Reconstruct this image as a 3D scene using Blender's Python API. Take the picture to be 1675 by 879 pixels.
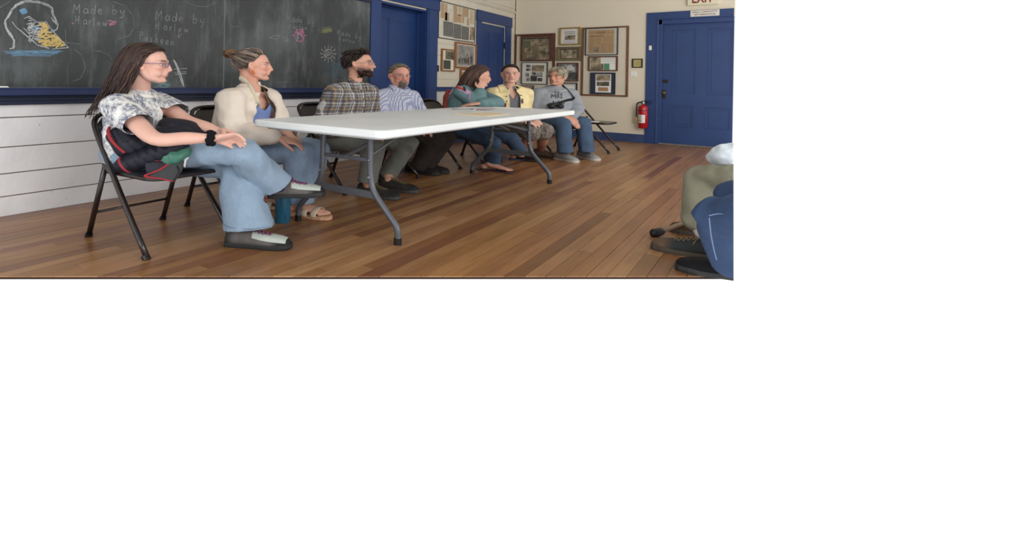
import bpy, bmesh, math, random
import numpy as np
from mathutils import Vector, Matrix, noise
random.seed(7)
for _o in list(bpy.data.objects): bpy.data.objects.remove(_o)
SC = bpy.context.scene
COL = SC.collection
PI = math.pi
# ---------------------------------------------------------------- camera
S = 1.39                      # the photograph shows everything 1.39 times wider than tall: footprint scale of the place
F, CU, CV, ROLL = 889.0, 600.0, 131.6, 0.018
TH = math.radians(37.7)
CAM = Vector((4.37, -10.54, 1.01))
VD = Vector((-math.sin(TH), math.cos(TH), 0)); RT = Vector((math.cos(TH), math.sin(TH), 0)); UP = Vector((0, 0, 1))
cd = bpy.data.cameras.new('camera'); cam = bpy.data.objects.new('camera', cd); COL.objects.link(cam)
cd.sensor_width = 36; cd.sensor_fit = 'HORIZONTAL'; cd.lens = F/1675*36
cr, sr = math.cos(ROLL), math.sin(ROLL)
Xr = RT*cr + UP*sr; Yu = -RT*sr + UP*cr
cam.matrix_world = Matrix(((Xr.x, Yu.x, -VD.x, CAM.x), (Xr.y, Yu.y, -VD.y, CAM.y), (Xr.z, Yu.z, -VD.z, CAM.z), (0, 0, 0, 1)))
cd.shift_x = (837.5-CU)/1675; cd.shift_y = -(439.5-CV)/1675
cd.clip_start = 0.05; cd.clip_end = 100
SC.camera = cam
# ---------------------------------------------------------------- daylight
w = bpy.data.worlds.new('world'); SC.world = w; w.use_nodes = True
w.node_tree.nodes['Background'].inputs[0].default_value = (1, 1, 1, 1)
w.node_tree.nodes['Background'].inputs[1].default_value = 1.15
def area(name, loc, target, sx, sy, power, col=(1, 1, 1)):
    l = bpy.data.lights.new(name, 'AREA'); l.shape = 'RECTANGLE'; l.size = sx; l.size_y = sy; l.energy = power; l.color = col
    o = bpy.data.objects.new(name, l); COL.objects.link(o); o.location = loc
    o.rotation_euler = (Vector(target)-Vector(loc)).to_track_quat('-Z', 'Y').to_euler(); return o
area('window_daylight', (8.2, -9.5, 2.4), (1.5, -6.2, .7), 2.2, 1.8, 150, (1, .97, .92))
area('window_daylight.001', (2.6, -13.5, 2.2), (1.2, -7.2, .7), 2.0, 1.6, 60, (.95, .98, 1))
area('end_wall_fill', (5.6, -4.4, 2.0), (1.2, -1.2, 1.2), 1.6, 1.6, 45, (1, .97, .9))  # fill lamp added to raise the light on the end wall; its window is unseen
SC.view_settings.view_transform = 'Standard'; SC.view_settings.look = 'None'
SC.view_settings.exposure = 0.0; SC.view_settings.gamma = 1.0; SC.view_settings.use_curve_mapping = False

# ---------------------------------------------------------------- measuring helpers
def ray(u, v):
    x = (u-CU)/F; z = -(v-CV)/F
    return RT*(x*cr-z*sr) + VD + UP*(x*sr+z*cr)
def hit(u, v, x=None, y=None, z=None, d=None):
    r = ray(u, v)
    t = d if d is not None else ((x-CAM.x)/r.x if x is not None else ((y-CAM.y)/r.y if y is not None else (z-CAM.z)/r.z))
    return CAM + r*t
def J(u, v, **k):                 # joint in unscaled metres
    p = hit(u, v, **k); return Vector((p.x/S, p.y/S, p.z))
def tru(x, y, z): return Vector((x/S, y/S, z))

# ---------------------------------------------------------------- materials
def lin(c):
    return tuple(((v/255)/12.92 if v/255 <= .04045 else ((v/255+.055)/1.055)**2.4) for v in c)
MATS = {}
class NT:
    def __init__(s, name):
        m = bpy.data.materials.new(name); m.use_nodes = True; s.m = m; s.t = m.node_tree; s.b = s.t.nodes['Principled BSDF']
    def n(s, typ, **k):
        o = s.t.nodes.new(typ)
        for a, b in k.items(): setattr(o, a, b)
        return o
    def l(s, a, b): s.t.links.new(a, b)
    def coord(s, kind='Object', scale=(1, 1, 1), rot=(0, 0, 0)):
        c = s.n('ShaderNodeTexCoord'); m = s.n('ShaderNodeMapping'); m.inputs['Scale'].default_value = scale; m.inputs['Rotation'].default_value = rot
        s.l(c.outputs[kind], m.inputs[0]); return m.outputs[0]
    def noise(s, vec, scale, detail=4, rough=.55):
        o = s.n('ShaderNodeTexNoise'); o.inputs['Scale'].default_value = scale; o.inputs['Detail'].default_value = detail; o.inputs['Roughness'].default_value = rough
        s.l(vec, o.inputs['Vector']); return o.outputs['Fac']
    def ramp(s, fac, stops, interp='LINEAR'):
        o = s.n('ShaderNodeValToRGB'); o.color_ramp.interpolation = interp
        e = o.color_ramp.elements
        while len(e) < len(stops): e.new(.5)
        for i, (p, c) in enumerate(stops): e[i].position = p; e[i].color = (*c, 1) if len(c) == 3 else c
        s.l(fac, o.inputs[0]); return o.outputs[0]
    def mix(s, fac, a, b, mode='MIX'):
        o = s.n('ShaderNodeMix', data_type='RGBA', blend_type=mode)
        for sock, v in ((o.inputs[0], fac), (o.inputs[6], a), (o.inputs[7], b)):
            if isinstance(v, (int, float)): sock.default_value = v
            elif isinstance(v, tuple): sock.default_value = (*v, 1)
            else: s.l(v, sock)
        return o.outputs[2]
    def math(s, op, a, b=0.0):
        o = s.n('ShaderNodeMath', operation=op)
        for i, v in enumerate((a, b)):
            if isinstance(v, (int, float)): o.inputs[i].default_value = v
            else: s.l(v, o.inputs[i])
        return o.outputs[0]
    def bump(s, h, strength=.3, dist=.01):
        o = s.n('ShaderNodeBump'); o.inputs['Strength'].default_value = strength; o.inputs['Distance'].default_value = dist
        s.l(h, o.inputs['Height']); s.l(o.outputs[0], s.b.inputs['Normal'])
    def attr(s, name):
        o = s.n('ShaderNodeAttribute'); o.attribute_name = name; return o.outputs['Color']
    def col(s, c):
        if isinstance(c, tuple): s.b.inputs['Base Color'].default_value = (*c, 1)
        else: s.l(c, s.b.inputs['Base Color'])
    def set(s, rough=.6, metal=0, spec=.5, **k):
        s.b.inputs['Roughness'].default_value = rough; s.b.inputs['Metallic'].default_value = metal; s.b.inputs['Specular IOR Level'].default_value = spec
        for a, b in k.items(): s.b.inputs[a.replace('_', ' ')].default_value = b
def plain(name, rgb, rough=.6, metal=0, var=.12, scale=8, bump=0, bscale=60, spec=.4, stretch=(1, 1, 1)):
    if name in MATS: return MATS[name]
    t = NT(name); c = lin(rgb); v = t.coord('Object', stretch)
    f = t.noise(v, scale)
    lo = tuple(x*(1-var) for x in c); hi = tuple(min(1, x*(1+var)) for x in c)
    t.col(t.ramp(f, [(.3, lo), (.7, hi)])); t.set(rough, metal, spec)
    if bump: t.bump(t.noise(v, bscale, 3), bump)
    MATS[name] = t.m; return t.m
def attrmat(name, rough=.6, bump=0, bscale=80, spec=.4, var=.1, **k):
    if name in MATS: return MATS[name]
    t = NT(name); f = t.noise(t.coord(), 30)
    t.col(t.mix(1.0, t.attr('Col'), t.ramp(f, [(.3, (1-var,)*3), (.7, (1, 1, 1))]), 'MULTIPLY')); t.set(rough, 0, spec, **k)
    if bump: t.bump(t.noise(t.coord(), bscale, 3), bump)
    MATS[name] = t.m; return t.m

BLUE = plain('blue_paint', (30, 59, 112), .42, var=.08, scale=3, bump=.08, bscale=25, spec=.45)
NAVY = plain('navy_paint', (24, 33, 58), .4, var=.1, scale=4)
CREAM = plain('cream_plaster', (222, 213, 193), .8, var=.02, scale=2, bump=.06, bscale=40)
BLACKM = plain('black_plastic', (22, 22, 24), .45)
DARKM = plain('dark_enamel', (34, 26, 27), .25, var=.06, spec=.6)
GREYM = plain('grey_hammered_metal', (92, 95, 101), .38, metal=.35, var=.12, scale=120, bump=.1, bscale=200)
WHITEP = plain('white_paper', (232, 232, 228), .7, var=.02)
def wood(name, rgb, rough=.45, ax=(1, 1, 1)):
    if name in MATS: return MATS[name]
    t = NT(name); c = lin(rgb); f = t.noise(t.coord('Object', ax), 14, 6, .65)
    t.col(t.ramp(f, [(.25, tuple(x*.6 for x in c)), (.55, c), (.8, tuple(min(1, x*1.25) for x in c))])); t.set(rough)
    MATS[name] = t.m; return t.m
FRAME_OAK = wood('oak_frame', (146, 92, 48)); FRAME_DK = wood('mahogany_frame', (92, 50, 32)); FRAME_BRN = wood('brown_frame', (116, 76, 50))
GOLD = plain('gilt_frame', (158, 130, 66), .35, metal=.5, var=.25, scale=60, bump=.3)
OLIVE = plain('olive_gilt', (112, 100, 70), .5, var=.15, scale=40)
def m_white_boards():
    t = NT('white_board_paint'); v = t.coord('Object', (1, 1, 1)); f = t.noise(v, 2.2, 5)
    c = t.ramp(f, [(.3, lin((216, 216, 220))), (.7, lin((232, 232, 235)))])
    s = t.n('ShaderNodeTexVoronoi'); s.inputs['Scale'].default_value = 9; t.l(v, s.inputs['Vector'])
    k = t.ramp(s.outputs['Distance'], [(.0, lin((150, 146, 146))), (.025, lin((150, 146, 146))), (.05, (1, 1, 1))])
    t.col(t.mix(.8, c, k, 'MULTIPLY')); t.set(.5)
    t.bump(t.noise(v, 7, 6, .7), .35, .02); return t.m
WBOARD = m_white_boards()
def m_chalkboard():
    t = NT('slate_chalkboard'); v = t.coord('Object', (1, 1, 1)); a = t.noise(v, 1.3, 5, .6); b = t.noise(t.coord('Object', (1, 3.5, .8)), 2.2, 6, .7)
    base = t.ramp(a, [(.3, lin((43, 46, 47))), (.5, lin((54, 58, 59))), (.72, lin((92, 97, 99)))])
    dust = t.ramp(b, [(.5, (0, 0, 0)), (.78, (.09, .094, .1))])
    t.col(t.mix(1.0, base, dust, 'ADD')); t.set(.38, spec=.35); t.l(t.ramp(b, [(.3, (.3,)*3), (.7, (.5,)*3)]), t.b.inputs['Roughness']); return t.m
BOARD = m_chalkboard()
def m_floor():
    t = NT('fir_floorboard'); g = t.coord('Object', (1, .055, 1)); f = t.noise(g, 34, 7, .65); f2 = t.noise(t.coord('Object', (1, .2, 1)), 6, 4)
    a = t.attr('Col')
    c = t.mix(1.0, a, t.ramp(f, [(.25, (.55, .5, .45)), (.5, (.92, .9, .88)), (.8, (1, 1, 1))]), 'MULTIPLY')
    c = t.mix(1.0, c, t.ramp(f2, [(.3, (.78, .76, .74)), (.65, (1, 1, 1))]), 'MULTIPLY')
    t.col(c); t.set(.33, spec=.5); t.bump(f, .12, .004); return t.m
FLOORM = m_floor()

# ---------------------------------------------------------------- geometry collector
class MB:
    def __init__(s): s.v = []; s.f = []; s.c = None
    def add(s, vs, fs, col=None):
        o = len(s.v); s.v.extend([Vector(p) for p in vs]); s.f.extend([tuple(i+o for i in f) for f in fs])
        if col is not None:
            if s.c is None: s.c = [(1, 1, 1)]*o
        if s.c is not None: s.c.extend([col or (1, 1, 1)]*len(vs))
        return s
    def box(s, a, b, col=None):
        x0, y0, z0 = [min(p, q) for p, q in zip(a, b)]; x1, y1, z1 = [max(p, q) for p, q in zip(a, b)]
        return s.add([(x0, y0, z0), (x1, y0, z0), (x1, y1, z0), (x0, y1, z0), (x0, y0, z1), (x1, y0, z1), (x1, y1, z1), (x0, y1, z1)],
                     [(0, 3, 2, 1), (4, 5, 6, 7), (0, 1, 5, 4), (1, 2, 6, 5), (2, 3, 7, 6), (3, 0, 4, 7)], col)
    def prism(s, poly, off, col=None):       # closed polygon of 3D points extruded by off
        n = len(poly); off = Vector(off); p = [Vector(q) for q in poly]
        vs = p + [q+off for q in p]
        nrm = Vector((0, 0, 0))
        for i in range(n): nrm += p[i].cross(p[(i+1) % n])
        fl = nrm.dot(off) > 0
        fs = [tuple(range(n))[::-1], tuple(range(n, 2*n))] + [(i, (i+1) % n, n+(i+1) % n, n+i) for i in range(n)]
        if not fl: fs = [f[::-1] for f in fs]
        return s.add(vs, fs, col)
    def tube(s, pts, ra, rb=None, side=None, n=10, seg=5, cap=True, smooth=True, col=None):
        pts = [Vector(p) for p in pts]
        if not hasattr(ra, '__len__'): ra = [ra]*len(pts)
        if rb is None: rb = ra
        if not hasattr(rb, '__len__'): rb = [rb]*len(pts)
        P, A, B = [], [], []
        m = len(pts)
        if smooth and m > 2:
            for i in range(m-1):
                p0 = pts[i-1] if i else pts[0]*2-pts[1]; p1 = pts[i]; p2 = pts[i+1]; p3 = pts[i+2] if i+2 < m else pts[-1]*2-pts[-2]
                for k in range(seg):
                    t = k/seg; t2 = t*t; t3 = t2*t
                    P.append(.5*((2*p1)+(p2-p0)*t+(2*p0-5*p1+4*p2-p3)*t2+(3*p1-p0-3*p2+p3)*t3))
                    w = t2*(3-2*t); A.append(ra[i]*(1-w)+ra[i+1]*w); B.append(rb[i]*(1-w)+rb[i+1]*w)
            P.append(pts[-1]); A.append(ra[-1]); B.append(rb[-1])
        else: P, A, B = pts, list(ra), list(rb)
        if cap:                              # rounded ends
            t0 = (P[0]-P[1]).normalized(); t1 = (P[-1]-P[-2]).normalized()
            a0, b0, a1, b1 = A[0], B[0], A[-1], B[-1]; r0 = min(a0, b0)*.9; r1 = min(a1, b1)*.9
            pre, suf = [], []
            for q in (.5, .87, .995):
                h = math.sqrt(1-q*q) if q < .99 else .05
                pre.insert(0, (P[0]+t0*r0*q, a0*h, b0*h)); suf.append((P[-1]+t1*r1*q, a1*h, b1*h))
            P = [x[0] for x in pre]+P+[x[0] for x in suf]; A = [x[1] for x in pre]+A+[x[1] for x in suf]; B = [x[2] for x in pre]+B+[x[2] for x in suf]
        sd = Vector(side) if side is not None else None
        vs = []; last = None
        for i in range(len(P)):
            T = (P[min(i+1, len(P)-1)]-P[max(i-1, 0)])
            T = T.normalized() if T.length > 1e-9 else Vector((0, 0, 1))
            ref = sd if sd is not None else (last if last is not None else (Vector((0, 0, 1)) if abs(T.z) < .9 else Vector((1, 0, 0))))
            a = ref-T*ref.dot(T)
            if a.length < 1e-4: a = T.orthogonal()
            a.normalize(); b = T.cross(a); last = a
            for k in range(n):
                th = 2*PI*k/n; vs.append(P[i]+a*(math.cos(th)*A[i])+b*(math.sin(th)*B[i]))
        fs = []
        for i in range(len(P)-1):
            for k in range(n): fs.append((i*n+k, i*n+(k+1) % n, (i+1)*n+(k+1) % n, (i+1)*n+k))
        fs.append(tuple(range(n))[::-1]); fs.append(tuple((len(P)-1)*n+k for k in range(n)))
        return s.add(vs, fs, col)
    def ell(s, c, r, R=None, nu=16, nv=10, col=None):
        c = Vector(c); vs = []
        if not hasattr(r, '__len__'): r = (r, r, r)
        R = R or Matrix.Identity(3)
        for j in range(nv+1):
            ph = PI*j/nv
            for i in range(nu):
                th = 2*PI*i/nu
                vs.append(c+R @ Vector((r[0]*math.sin(ph)*math.cos(th), r[1]*math.sin(ph)*math.sin(th), r[2]*math.cos(ph))))
        fs = [(j*nu+i, (j+1)*nu+i, (j+1)*nu+(i+1) % nu, j*nu+(i+1) % nu) for j in range(nv) for i in range(nu)]
        return s.add(vs, fs, col)
    def lathe(s, prof, c=(0, 0, 0), n=24, R=None, col=None):
        c = Vector(c); R = R or Matrix.Identity(3); vs = []
        for r, z in prof:
            for i in range(n): vs.append(c+R @ Vector((r*math.cos(2*PI*i/n), r*math.sin(2*PI*i/n), z)))
        m = len(prof); fs = [(j*n+i, j*n+(i+1) % n, (j+1)*n+(i+1) % n, (j+1)*n+i) for j in range(m-1) for i in range(n)]
        fs.append(tuple(range(n))[::-1]); fs.append(tuple((m-1)*n+i for i in range(n)))
        return s.add(vs, fs, col)
    def xf(s, M): s.v = [M @ p for p in s.v]; return s

def link(o, parent=None):
    COL.objects.link(o)
    if parent is not None: o.parent = parent
    return o
def tag(o, label=None, cat=None, group=None, kind=None):
    for k, v in (('label', label), ('category', cat), ('group', group), ('kind', kind)):
        if v: o[k] = v
    return o
def rootpos(p):
    v = Vector((0, 0, 0))
    while p is not None: v += p.location; p = p.parent
    return v
def obj(name, mb, mat, parent=None, bevel=0, smooth=False, wide=False, local=False, segs=2, loc=None):
    """one mesh object; wide=True: geometry is in unscaled metres and gets the footprint scale; local=True: already in the parent's frame"""
    off = Vector((0, 0, 0)) if local else rootpos(parent)
    V = [Vector((p.x*S, p.y*S, p.z)) if wide else p for p in mb.v]
    if loc is not None: off = Vector(loc)
    me = bpy.data.meshes.new(name); me.from_pydata([tuple(p-off) for p in V], [], mb.f); me.update()
    if mb.c is not None:
        at = me.color_attributes.new('Col', 'FLOAT_COLOR', 'POINT')
        at.data.foreach_set('color', np.array([(*c, 1) for c in mb.c], dtype=np.float32).ravel())
    if isinstance(mat, list):
        for m in mat: me.materials.append(m)
    else: me.materials.append(mat)
    if smooth: me.shade_smooth()
    o = bpy.data.objects.new(name, me); link(o, parent)
    if loc is not None: o.location = loc
    if bevel:
        b = o.modifiers.new('bevel', 'BEVEL'); b.width = bevel; b.segments = segs; b.limit_method = 'ANGLE'; b.angle_limit = math.radians(40)
    return o
def empty(name, loc, label=None, cat=None, group=None, kind=None, rz=0):
    o = bpy.data.objects.new(name, None); COL.objects.link(o); o.location = loc; o.rotation_euler = (0, 0, rz); o.empty_display_size = .1
    return tag(o, label, cat, group, kind)

# ---------------------------------------------------------------- floor
GR = hit(1200, 452, z=0); GL = hit(0, 452, z=0); WR = hit(1200, 100, y=0).x
k_ = (GR.y-GL.y)/(GR.x-GL.x)
FPOLY = [(-.02, GL.y-(GL.x+.02)*k_), (GR.x, GR.y), (WR, 0.02), (-.02, 0.02)]
def clip(poly, a, b):        # keep left of a->b
    out = []
    f = lambda p: (b[0]-a[0])*(p[1]-a[1])-(b[1]-a[1])*(p[0]-a[0])
    for i in range(len(poly)):
        p, q = poly[i], poly[(i+1) % len(poly)]; fp, fq = f(p), f(q)
        if fp >= 0: out.append(p)
        if (fp >= 0) != (fq >= 0):
            t = fp/(fp-fq); out.append((p[0]+(q[0]-p[0])*t, p[1]+(q[1]-p[1])*t))
    return out
floor = empty('floor', (0, 0, 0), kind='structure')
mb = MB(); mb.prism([(x, y, -.016) for x, y in FPOLY], (0, 0, .011)); obj('subfloor', mb, plain('floor_gap', (46, 28, 18), .8), floor)
planks = []
PW = .083; rnd = random.Random(3); x = -.02
tones = [(158, 113, 72), (164, 120, 78), (152, 108, 66), (170, 128, 84), (146, 101, 62), (160, 116, 74), (156, 111, 70), (132, 88, 56)]
while x < GR.x:
    y = -10.7+rnd.random()*2.5-2
    while y < .02:
        L = rnd.uniform(1.1, 3.6)
        p = [(x+.0012, y+.001), (x+PW-.0012, y+.001), (x+PW-.0012, min(y+L-.001, .02)), (x+.0012, min(y+L-.001, .02))]
        for i in range(4): p = clip(p, FPOLY[i], FPOLY[(i+1) % 4]) if len(p) > 2 else p
        if len(p) > 2:
            ar = abs(sum(p[i][0]*p[(i+1) % len(p)][1]-p[(i+1) % len(p)][0]*p[i][1] for i in range(len(p))))/2
            if ar > .002:
                cx = sum(q[0] for q in p)/len(p); cy = sum(q[1] for q in p)/len(p)
                dist = (Vector((cx, cy, 0))-CAM).length
                planks.append((dist, p, lin([min(255, max(0, c+jj+rnd.uniform(-2, 2))) for jj in (rnd.uniform(-8, 10),) for c in tones[int(rnd.random()**1.5*8)]]), rnd.uniform(-.0008, .0006)))
        y += L
    x += PW
planks.sort(key=lambda t: t[0])
def plank_mb(mb, p, c, dz):
    mb.prism([(a, b, -.005) for a, b in p], (0, 0, .005+dz), c)
for i, (d, p, c, dz) in enumerate(planks[:295]):
    mb = MB(); plank_mb(mb, p, c, dz); obj('floor_plank', mb, FLOORM, floor)
mb = MB()
for d, p, c, dz in planks[295:]: plank_mb(mb, p, c, dz)
if mb.v: tag(obj('far_planks', mb, FLOORM, floor), kind='stuff')
# pale scuffs and crumbs of chalk on the boards by the first chair

# ---------------------------------------------------------------- left wall (x = 0) and end wall (y = 0)
HC = 2.95
YL0 = -10.9
wl = empty('wall_left', (0, 0, 0), kind='structure')
D1a, D1b, D1top = -4.62, -3.42, 2.07       # door 1 clear opening
D2a, D2b, D2top = -1.56, -.48, 2.09
T = -.22
mb = MB(); 
for a, b, z0, z1 in ((YL0, D1a-.06, 0, HC), (D1a-.06, D1b+.05, D1top+.03, HC), (D1b+.05, D2a, 0, HC), (D2a, D2b, D2top, HC), (D2b, 0, 0, HC)): mb.box((T, a, z0), (-.012, b, z1))
obj('wall_core', mb, CREAM, wl)
mb = MB(); mb.box((-.0125, YL0, 0), (-.0095, -4.86, .8)); obj('groove_shade_backing', mb, plain('groove_shade_brown', (112, 100, 92), .9), wl)  # brown sheet behind the boards: shade of the open joints put in as colour
rows = [0, .14, .302, .49, .70, .80]
def board_rows(rws, ya, yb, mat, name, cuts=(), zz=False):
    ys = [ya]+list(cuts)+[yb]
    for z0, z1 in zip(rws[:-1], rws[1:]):
        for a, b in zip(ys[:-1], ys[1:]):
            mb = MB(); j = random.uniform(-.0015, .0015)
            mb.box((-.0095 if name == 'wall_board' and zz else -.012, a+.0015, z0+(.0035 if z0 > 0 else 0)), (j, b-.0015, z1-.0035)); obj(name, mb, mat, wl, bevel=.0025, segs=1)
board_rows(rows, YL0, -4.86, WBOARD, 'wall_board', cuts=(-7.42,), zz=True)
CRB = plain('cream_board_paint', (214, 207, 190), .6, var=.04, scale=3, bump=.1)
board_rows([.15, .38, .62, .86], -3.10, -1.74, plain('pale_board_paint', (212, 208, 200), .6, var=.03, bump=.15, bscale=20), 'wall_board')
board_rows([.92, 1.05, 1.24, 1.43, 1.62, 1.81, 2.0, 2.19, 2.42], -3.10, -1.74, CRB, 'wall_board')
board_rows([2.42, 2.50, 2.72, 2.94], -3.10, 0, CRB, 'wall_board')
board_rows([2.31, 2.42], -1.74, 0, CRB, 'wall_board'); board_rows([.15, .6, 1.0, 1.24, 1.43, 1.62, 1.81, 2.0, 2.31], -.21, 0, CRB, 'wall_board')
we = empty('wall_end', (0, 0, 0), kind='structure')
D3a, D3top = 2.60, 2.15
mb = MB(); mb.box((-.2, 0, 0), (D3a, .2, HC)); mb.box((D3a, 0, D3top), (WR, .2, HC)); obj('plaster', mb, CREAM, we)
mb = MB(); mb.box((T, YL0-.6, HC), (5.6, .2, HC+.08)); tag(obj('ceiling', mb, plain('ceiling_white', (225, 222, 214), .8)), kind='structure')
# trims
mb = MB(); mb.box((.0, 0, 0), (2.405, -.022, .145)); mb.box((0, -.022, .0), (2.405, -.035, .02)); tag(obj('baseboard_end', mb, plain('slate_blue_paint', (54, 72, 112), .5), bevel=.004), kind='structure')
mb = MB(); mb.box((0, -3.10, 0), (.022, -1.74, .145)); mb.box((0, -.21, 0), (.022, -.03, .145)); tag(obj('baseboard_left', mb, BLUE, bevel=.004), kind='structure')
mb = MB(); mb.box((0, -3.10, .86), (.03, -1.74, .92)); mb.box((0, -3.10, .915), (.045, -1.74, .928)); tag(obj('trim_1', mb, BLUE, bevel=.004), kind='structure')
mb = MB(); mb.box((0, -.012, .15), (.014, 0, HC)); mb.box((0.0, 0, .15), (.02, -.012, HC)); tag(obj('trim_2', mb, CREAM), kind='structure')
mb = MB(); mb.box((0, -3.05, 2.415), (.018, 0, 2.45)); mb.box((0, -3.05, 2.44), (.03, 0, 2.452)); tag(obj('trim_3', mb, CRB, bevel=.003), kind='structure')

def panel_door(parent, origin, ux, nrm, leaf, panels, mat, thick=.04):
    """leaf = (a0,a1,z0,z1) along ux; stiles and rails proud, panels recessed with a raised moulding"""
    ux = Vector(ux); nrm = Vector(nrm); o = Vector(origin)
    P = lambda a, z, n: o+ux*a+UP*z+nrm*n
    def bar(mb, a0, a1, z0, z1, n0, n1): mb.prism([P(a0, z0, n0), P(a1, z0, n0), P(a1, z1, n0), P(a0, z1, n0)], nrm*(n1-n0))
    a0, a1, z0, z1 = leaf
    core = MB(); bar(core, a0, a1, z0, z1, -thick, -.016); obj('door_core', core, mat, parent)
    xs = sorted(set([a0, a1]+[p[0] for p in panels]+[p[1] for p in panels])); zs = sorted(set([z0, z1]+[p[2] for p in panels]+[p[3] for p in panels]))
    fr = MB()
    for xa, xb in zip(xs[:-1], xs[1:]):
        for za, zb in zip(zs[:-1], zs[1:]):
            cx, cz = (xa+xb)/2, (za+zb)/2
            if not any(p[0] < cx < p[1] and p[2] < cz < p[3] for p in panels): bar(fr, xa, xb, za, zb, -.016, 0)
    obj('stiles_and_rails', fr, mat, parent)
    for p in panels:
        q = MB(); m = .035
        bar(q, p[0]+.004, p[1]-.004, p[2]+.004, p[3]-.004, -.016, -.012)
        for (u0, u1, w0, w1) in ((p[0], p[0]+m*.6, p[2]+m*.6, p[3]-m*.6), (p[1]-m*.6, p[1], p[2]+m*.6, p[3]-m*.6), (p[0], p[1], p[2], p[2]+m*.6), (p[0], p[1], p[3]-m*.6, p[3])): bar(q, u0, u1, w0, w1, -.014, -.004)
        bar(q, p[0]+m*1.6, p[1]-m*1.6, p[2]+m*1.6, p[3]-m*1.6, -.012, -.007)
        obj('door_panel', q, mat, parent, bevel=.003, segs=1)
# door 1: deep recess behind the seated bearded men
d1 = empty('door_1', (0, D1a, 0), kind='structure')
R1 = .19
panel_door(d1, (-R1, 0, 0), (0, 1, 0), (1, 0, 0), (D1a-.05, D1b, .0, D1top),
           [(hit(605, 60, x=-R1).y+.0, hit(636.7, 60, x=-R1).y, 1.0, hit(620, 25.3, x=-R1).z), (hit(648.3, 60, x=-R1).y, hit(671.5, 60, x=-R1).y, 1.0, 1.9), (-4.5, -4.12, .22, .82), (-3.98, -3.6, .22, .82)], BLUE)
mb = MB(); mb.box((T, D1b, 0), (0, D1b+.05, D1top+.03)); mb.box((T, D1a-.06, 0), (0, D1a, D1top+.03)); mb.box((T, D1a, D1top), (0, D1b, D1top+.03)); mb.box((-R1, D1b-.012, 0), (-R1+.05, D1b, D1top)); mb.box((-R1, D1a, D1top-.012), (-R1+.05, D1b, D1top)); obj('jamb', mb, BLUE, d1, bevel=.003)
mb = MB(); mb.box((0, D1b+.0, 0), (.024, -3.11, 2.12)); mb.box((0, D1b+.04, 0), (.034, D1b+.07, 2.12)); obj('casing', mb, BLUE, d1, bevel=.003)
mb = MB(); mb.box((0, -4.84, 0), (.024, D1a, 2.12)); obj('casing', mb, BLUE, d1, bevel=.003)
mb = MB(); mb.box((0, -4.86, 2.12), (.034, -3.07, 2.30)); mb.box((0, -4.88, 2.285), (.05, -3.05, 2.315)); obj('head_casing', mb, BLUE, d1, bevel=.003)
mb = MB(); mb.box((-.22, D1a-.06, -.016), (-.0005, D1b+.05, .004)); obj('sill', mb, plain('worn_sill', (120, 84, 56), .5), d1)
d2 = empty('door_2', (0, D2a, 0), kind='structure')
panel_door(d2, (-.02, 0, 0), (0, 1, 0), (1, 0, 0), (D2a, D2b, .0, D2top), [(-1.38, -1.16, .98, 1.95), (-.96, -.72, .98, 1.95), (-1.38, -1.16, .22, .82), (-.96, -.72, .22, .82)], BLUE)
mb = MB(); mb.box((0, -1.74, 0), (.024, D2a, 2.11)); obj('casing', mb, BLUE, d2, bevel=.003)
mb = MB(); mb.box((0, D2b, 0), (.024, -.24, 2.11)); obj('casing', mb, BLUE, d2, bevel=.003)
mb = MB(); mb.box((0, -1.76, 2.11), (.034, -.22, 2.30)); obj('head_casing', mb, BLUE, d2, bevel=.003)
mb = MB(); mb.box((-.02, D2b-.03, 1.68), (.006, D2b+.012, 1.80)); mb.tube([(.004, D2b-.002, 1.67), (.004, D2b-.002, 1.81)], .007, smooth=False); obj('hinge', mb, NAVY, d2)
mb = MB(); mb.box((-.22, D2a, -.016), (-.0005, D2b, .004)); obj('sill', mb, plain('worn_sill', (120, 84, 56), .5), d2)
mb = MB(); mb.box((-.22, D2a, 0), (-.06, D2b, D2top)); obj('backing', mb, BLUE, d2)
d3 = empty('door_3', (D3a, 0, 0), kind='structure')
YR = .07
panel_door(d3, (0, YR, 0), (1, 0, 0), (0, -1, 0), (D3a+.04, WR-.004, .022, D3top-.07), [(2.80, 3.15, .87, 1.98), (3.32, 3.665, .87, 1.98), (2.76, 3.12, .30, .67), (3.29, 3.65, .30, .67)], BLUE)
mb = MB(); mb.box((D3a, 0, 0), (D3a+.05, .14, D3top)); mb.box((D3a, -.0, D3top-.08), (WR-.004, .14, D3top)); mb.box((D3a+.05, .0, 0), (D3a+.062, .05, D3top-.08)); obj('jamb', mb, BLUE, d3, bevel=.003)
mb = MB(); mb.box((2.41, 0, 0), (D3a, -.026, 2.28)); mb.box((D3a-.03, -.026, 0), (D3a-.008, -.036, D3top)); obj('casing', mb, BLUE, d3, bevel=.003)
mb = MB(); mb.box((D3a, 0, D3top), (WR-.004, -.026, 2.28)); mb.box((D3a-.03, -.026, D3top), (WR-.004, -.036, D3top+.022)); obj('head_casing', mb, BLUE, d3, bevel=.003)
mb = MB(); mb.box((D3a+.02, -.03, 0), (WR-.004, .14, .022)); obj('threshold', mb, plain('grey_threshold', (120, 118, 116), .5, metal=.3), d3, bevel=.006)
BRASS = plain('old_brass', (96, 82, 58), .35, metal=.7, var=.3, scale=30)
mb = MB(); mb.box((2.645, YR-.004, 1.065), (2.75, YR-.028, 1.115)); mb.box((2.665, YR-.028, 1.08), (2.735, YR-.034, 1.1)); obj('latch', mb, plain('dark_bronze', (44, 38, 32), .4, metal=.5), d3, bevel=.004)
mb = MB(); mb.box((2.66, YR+.002, .79), (2.715, YR-.008, .935)); obj('lock_plate', mb, plain('dark_bronze', (44, 38, 32)), d3, bevel=.004)
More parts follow.
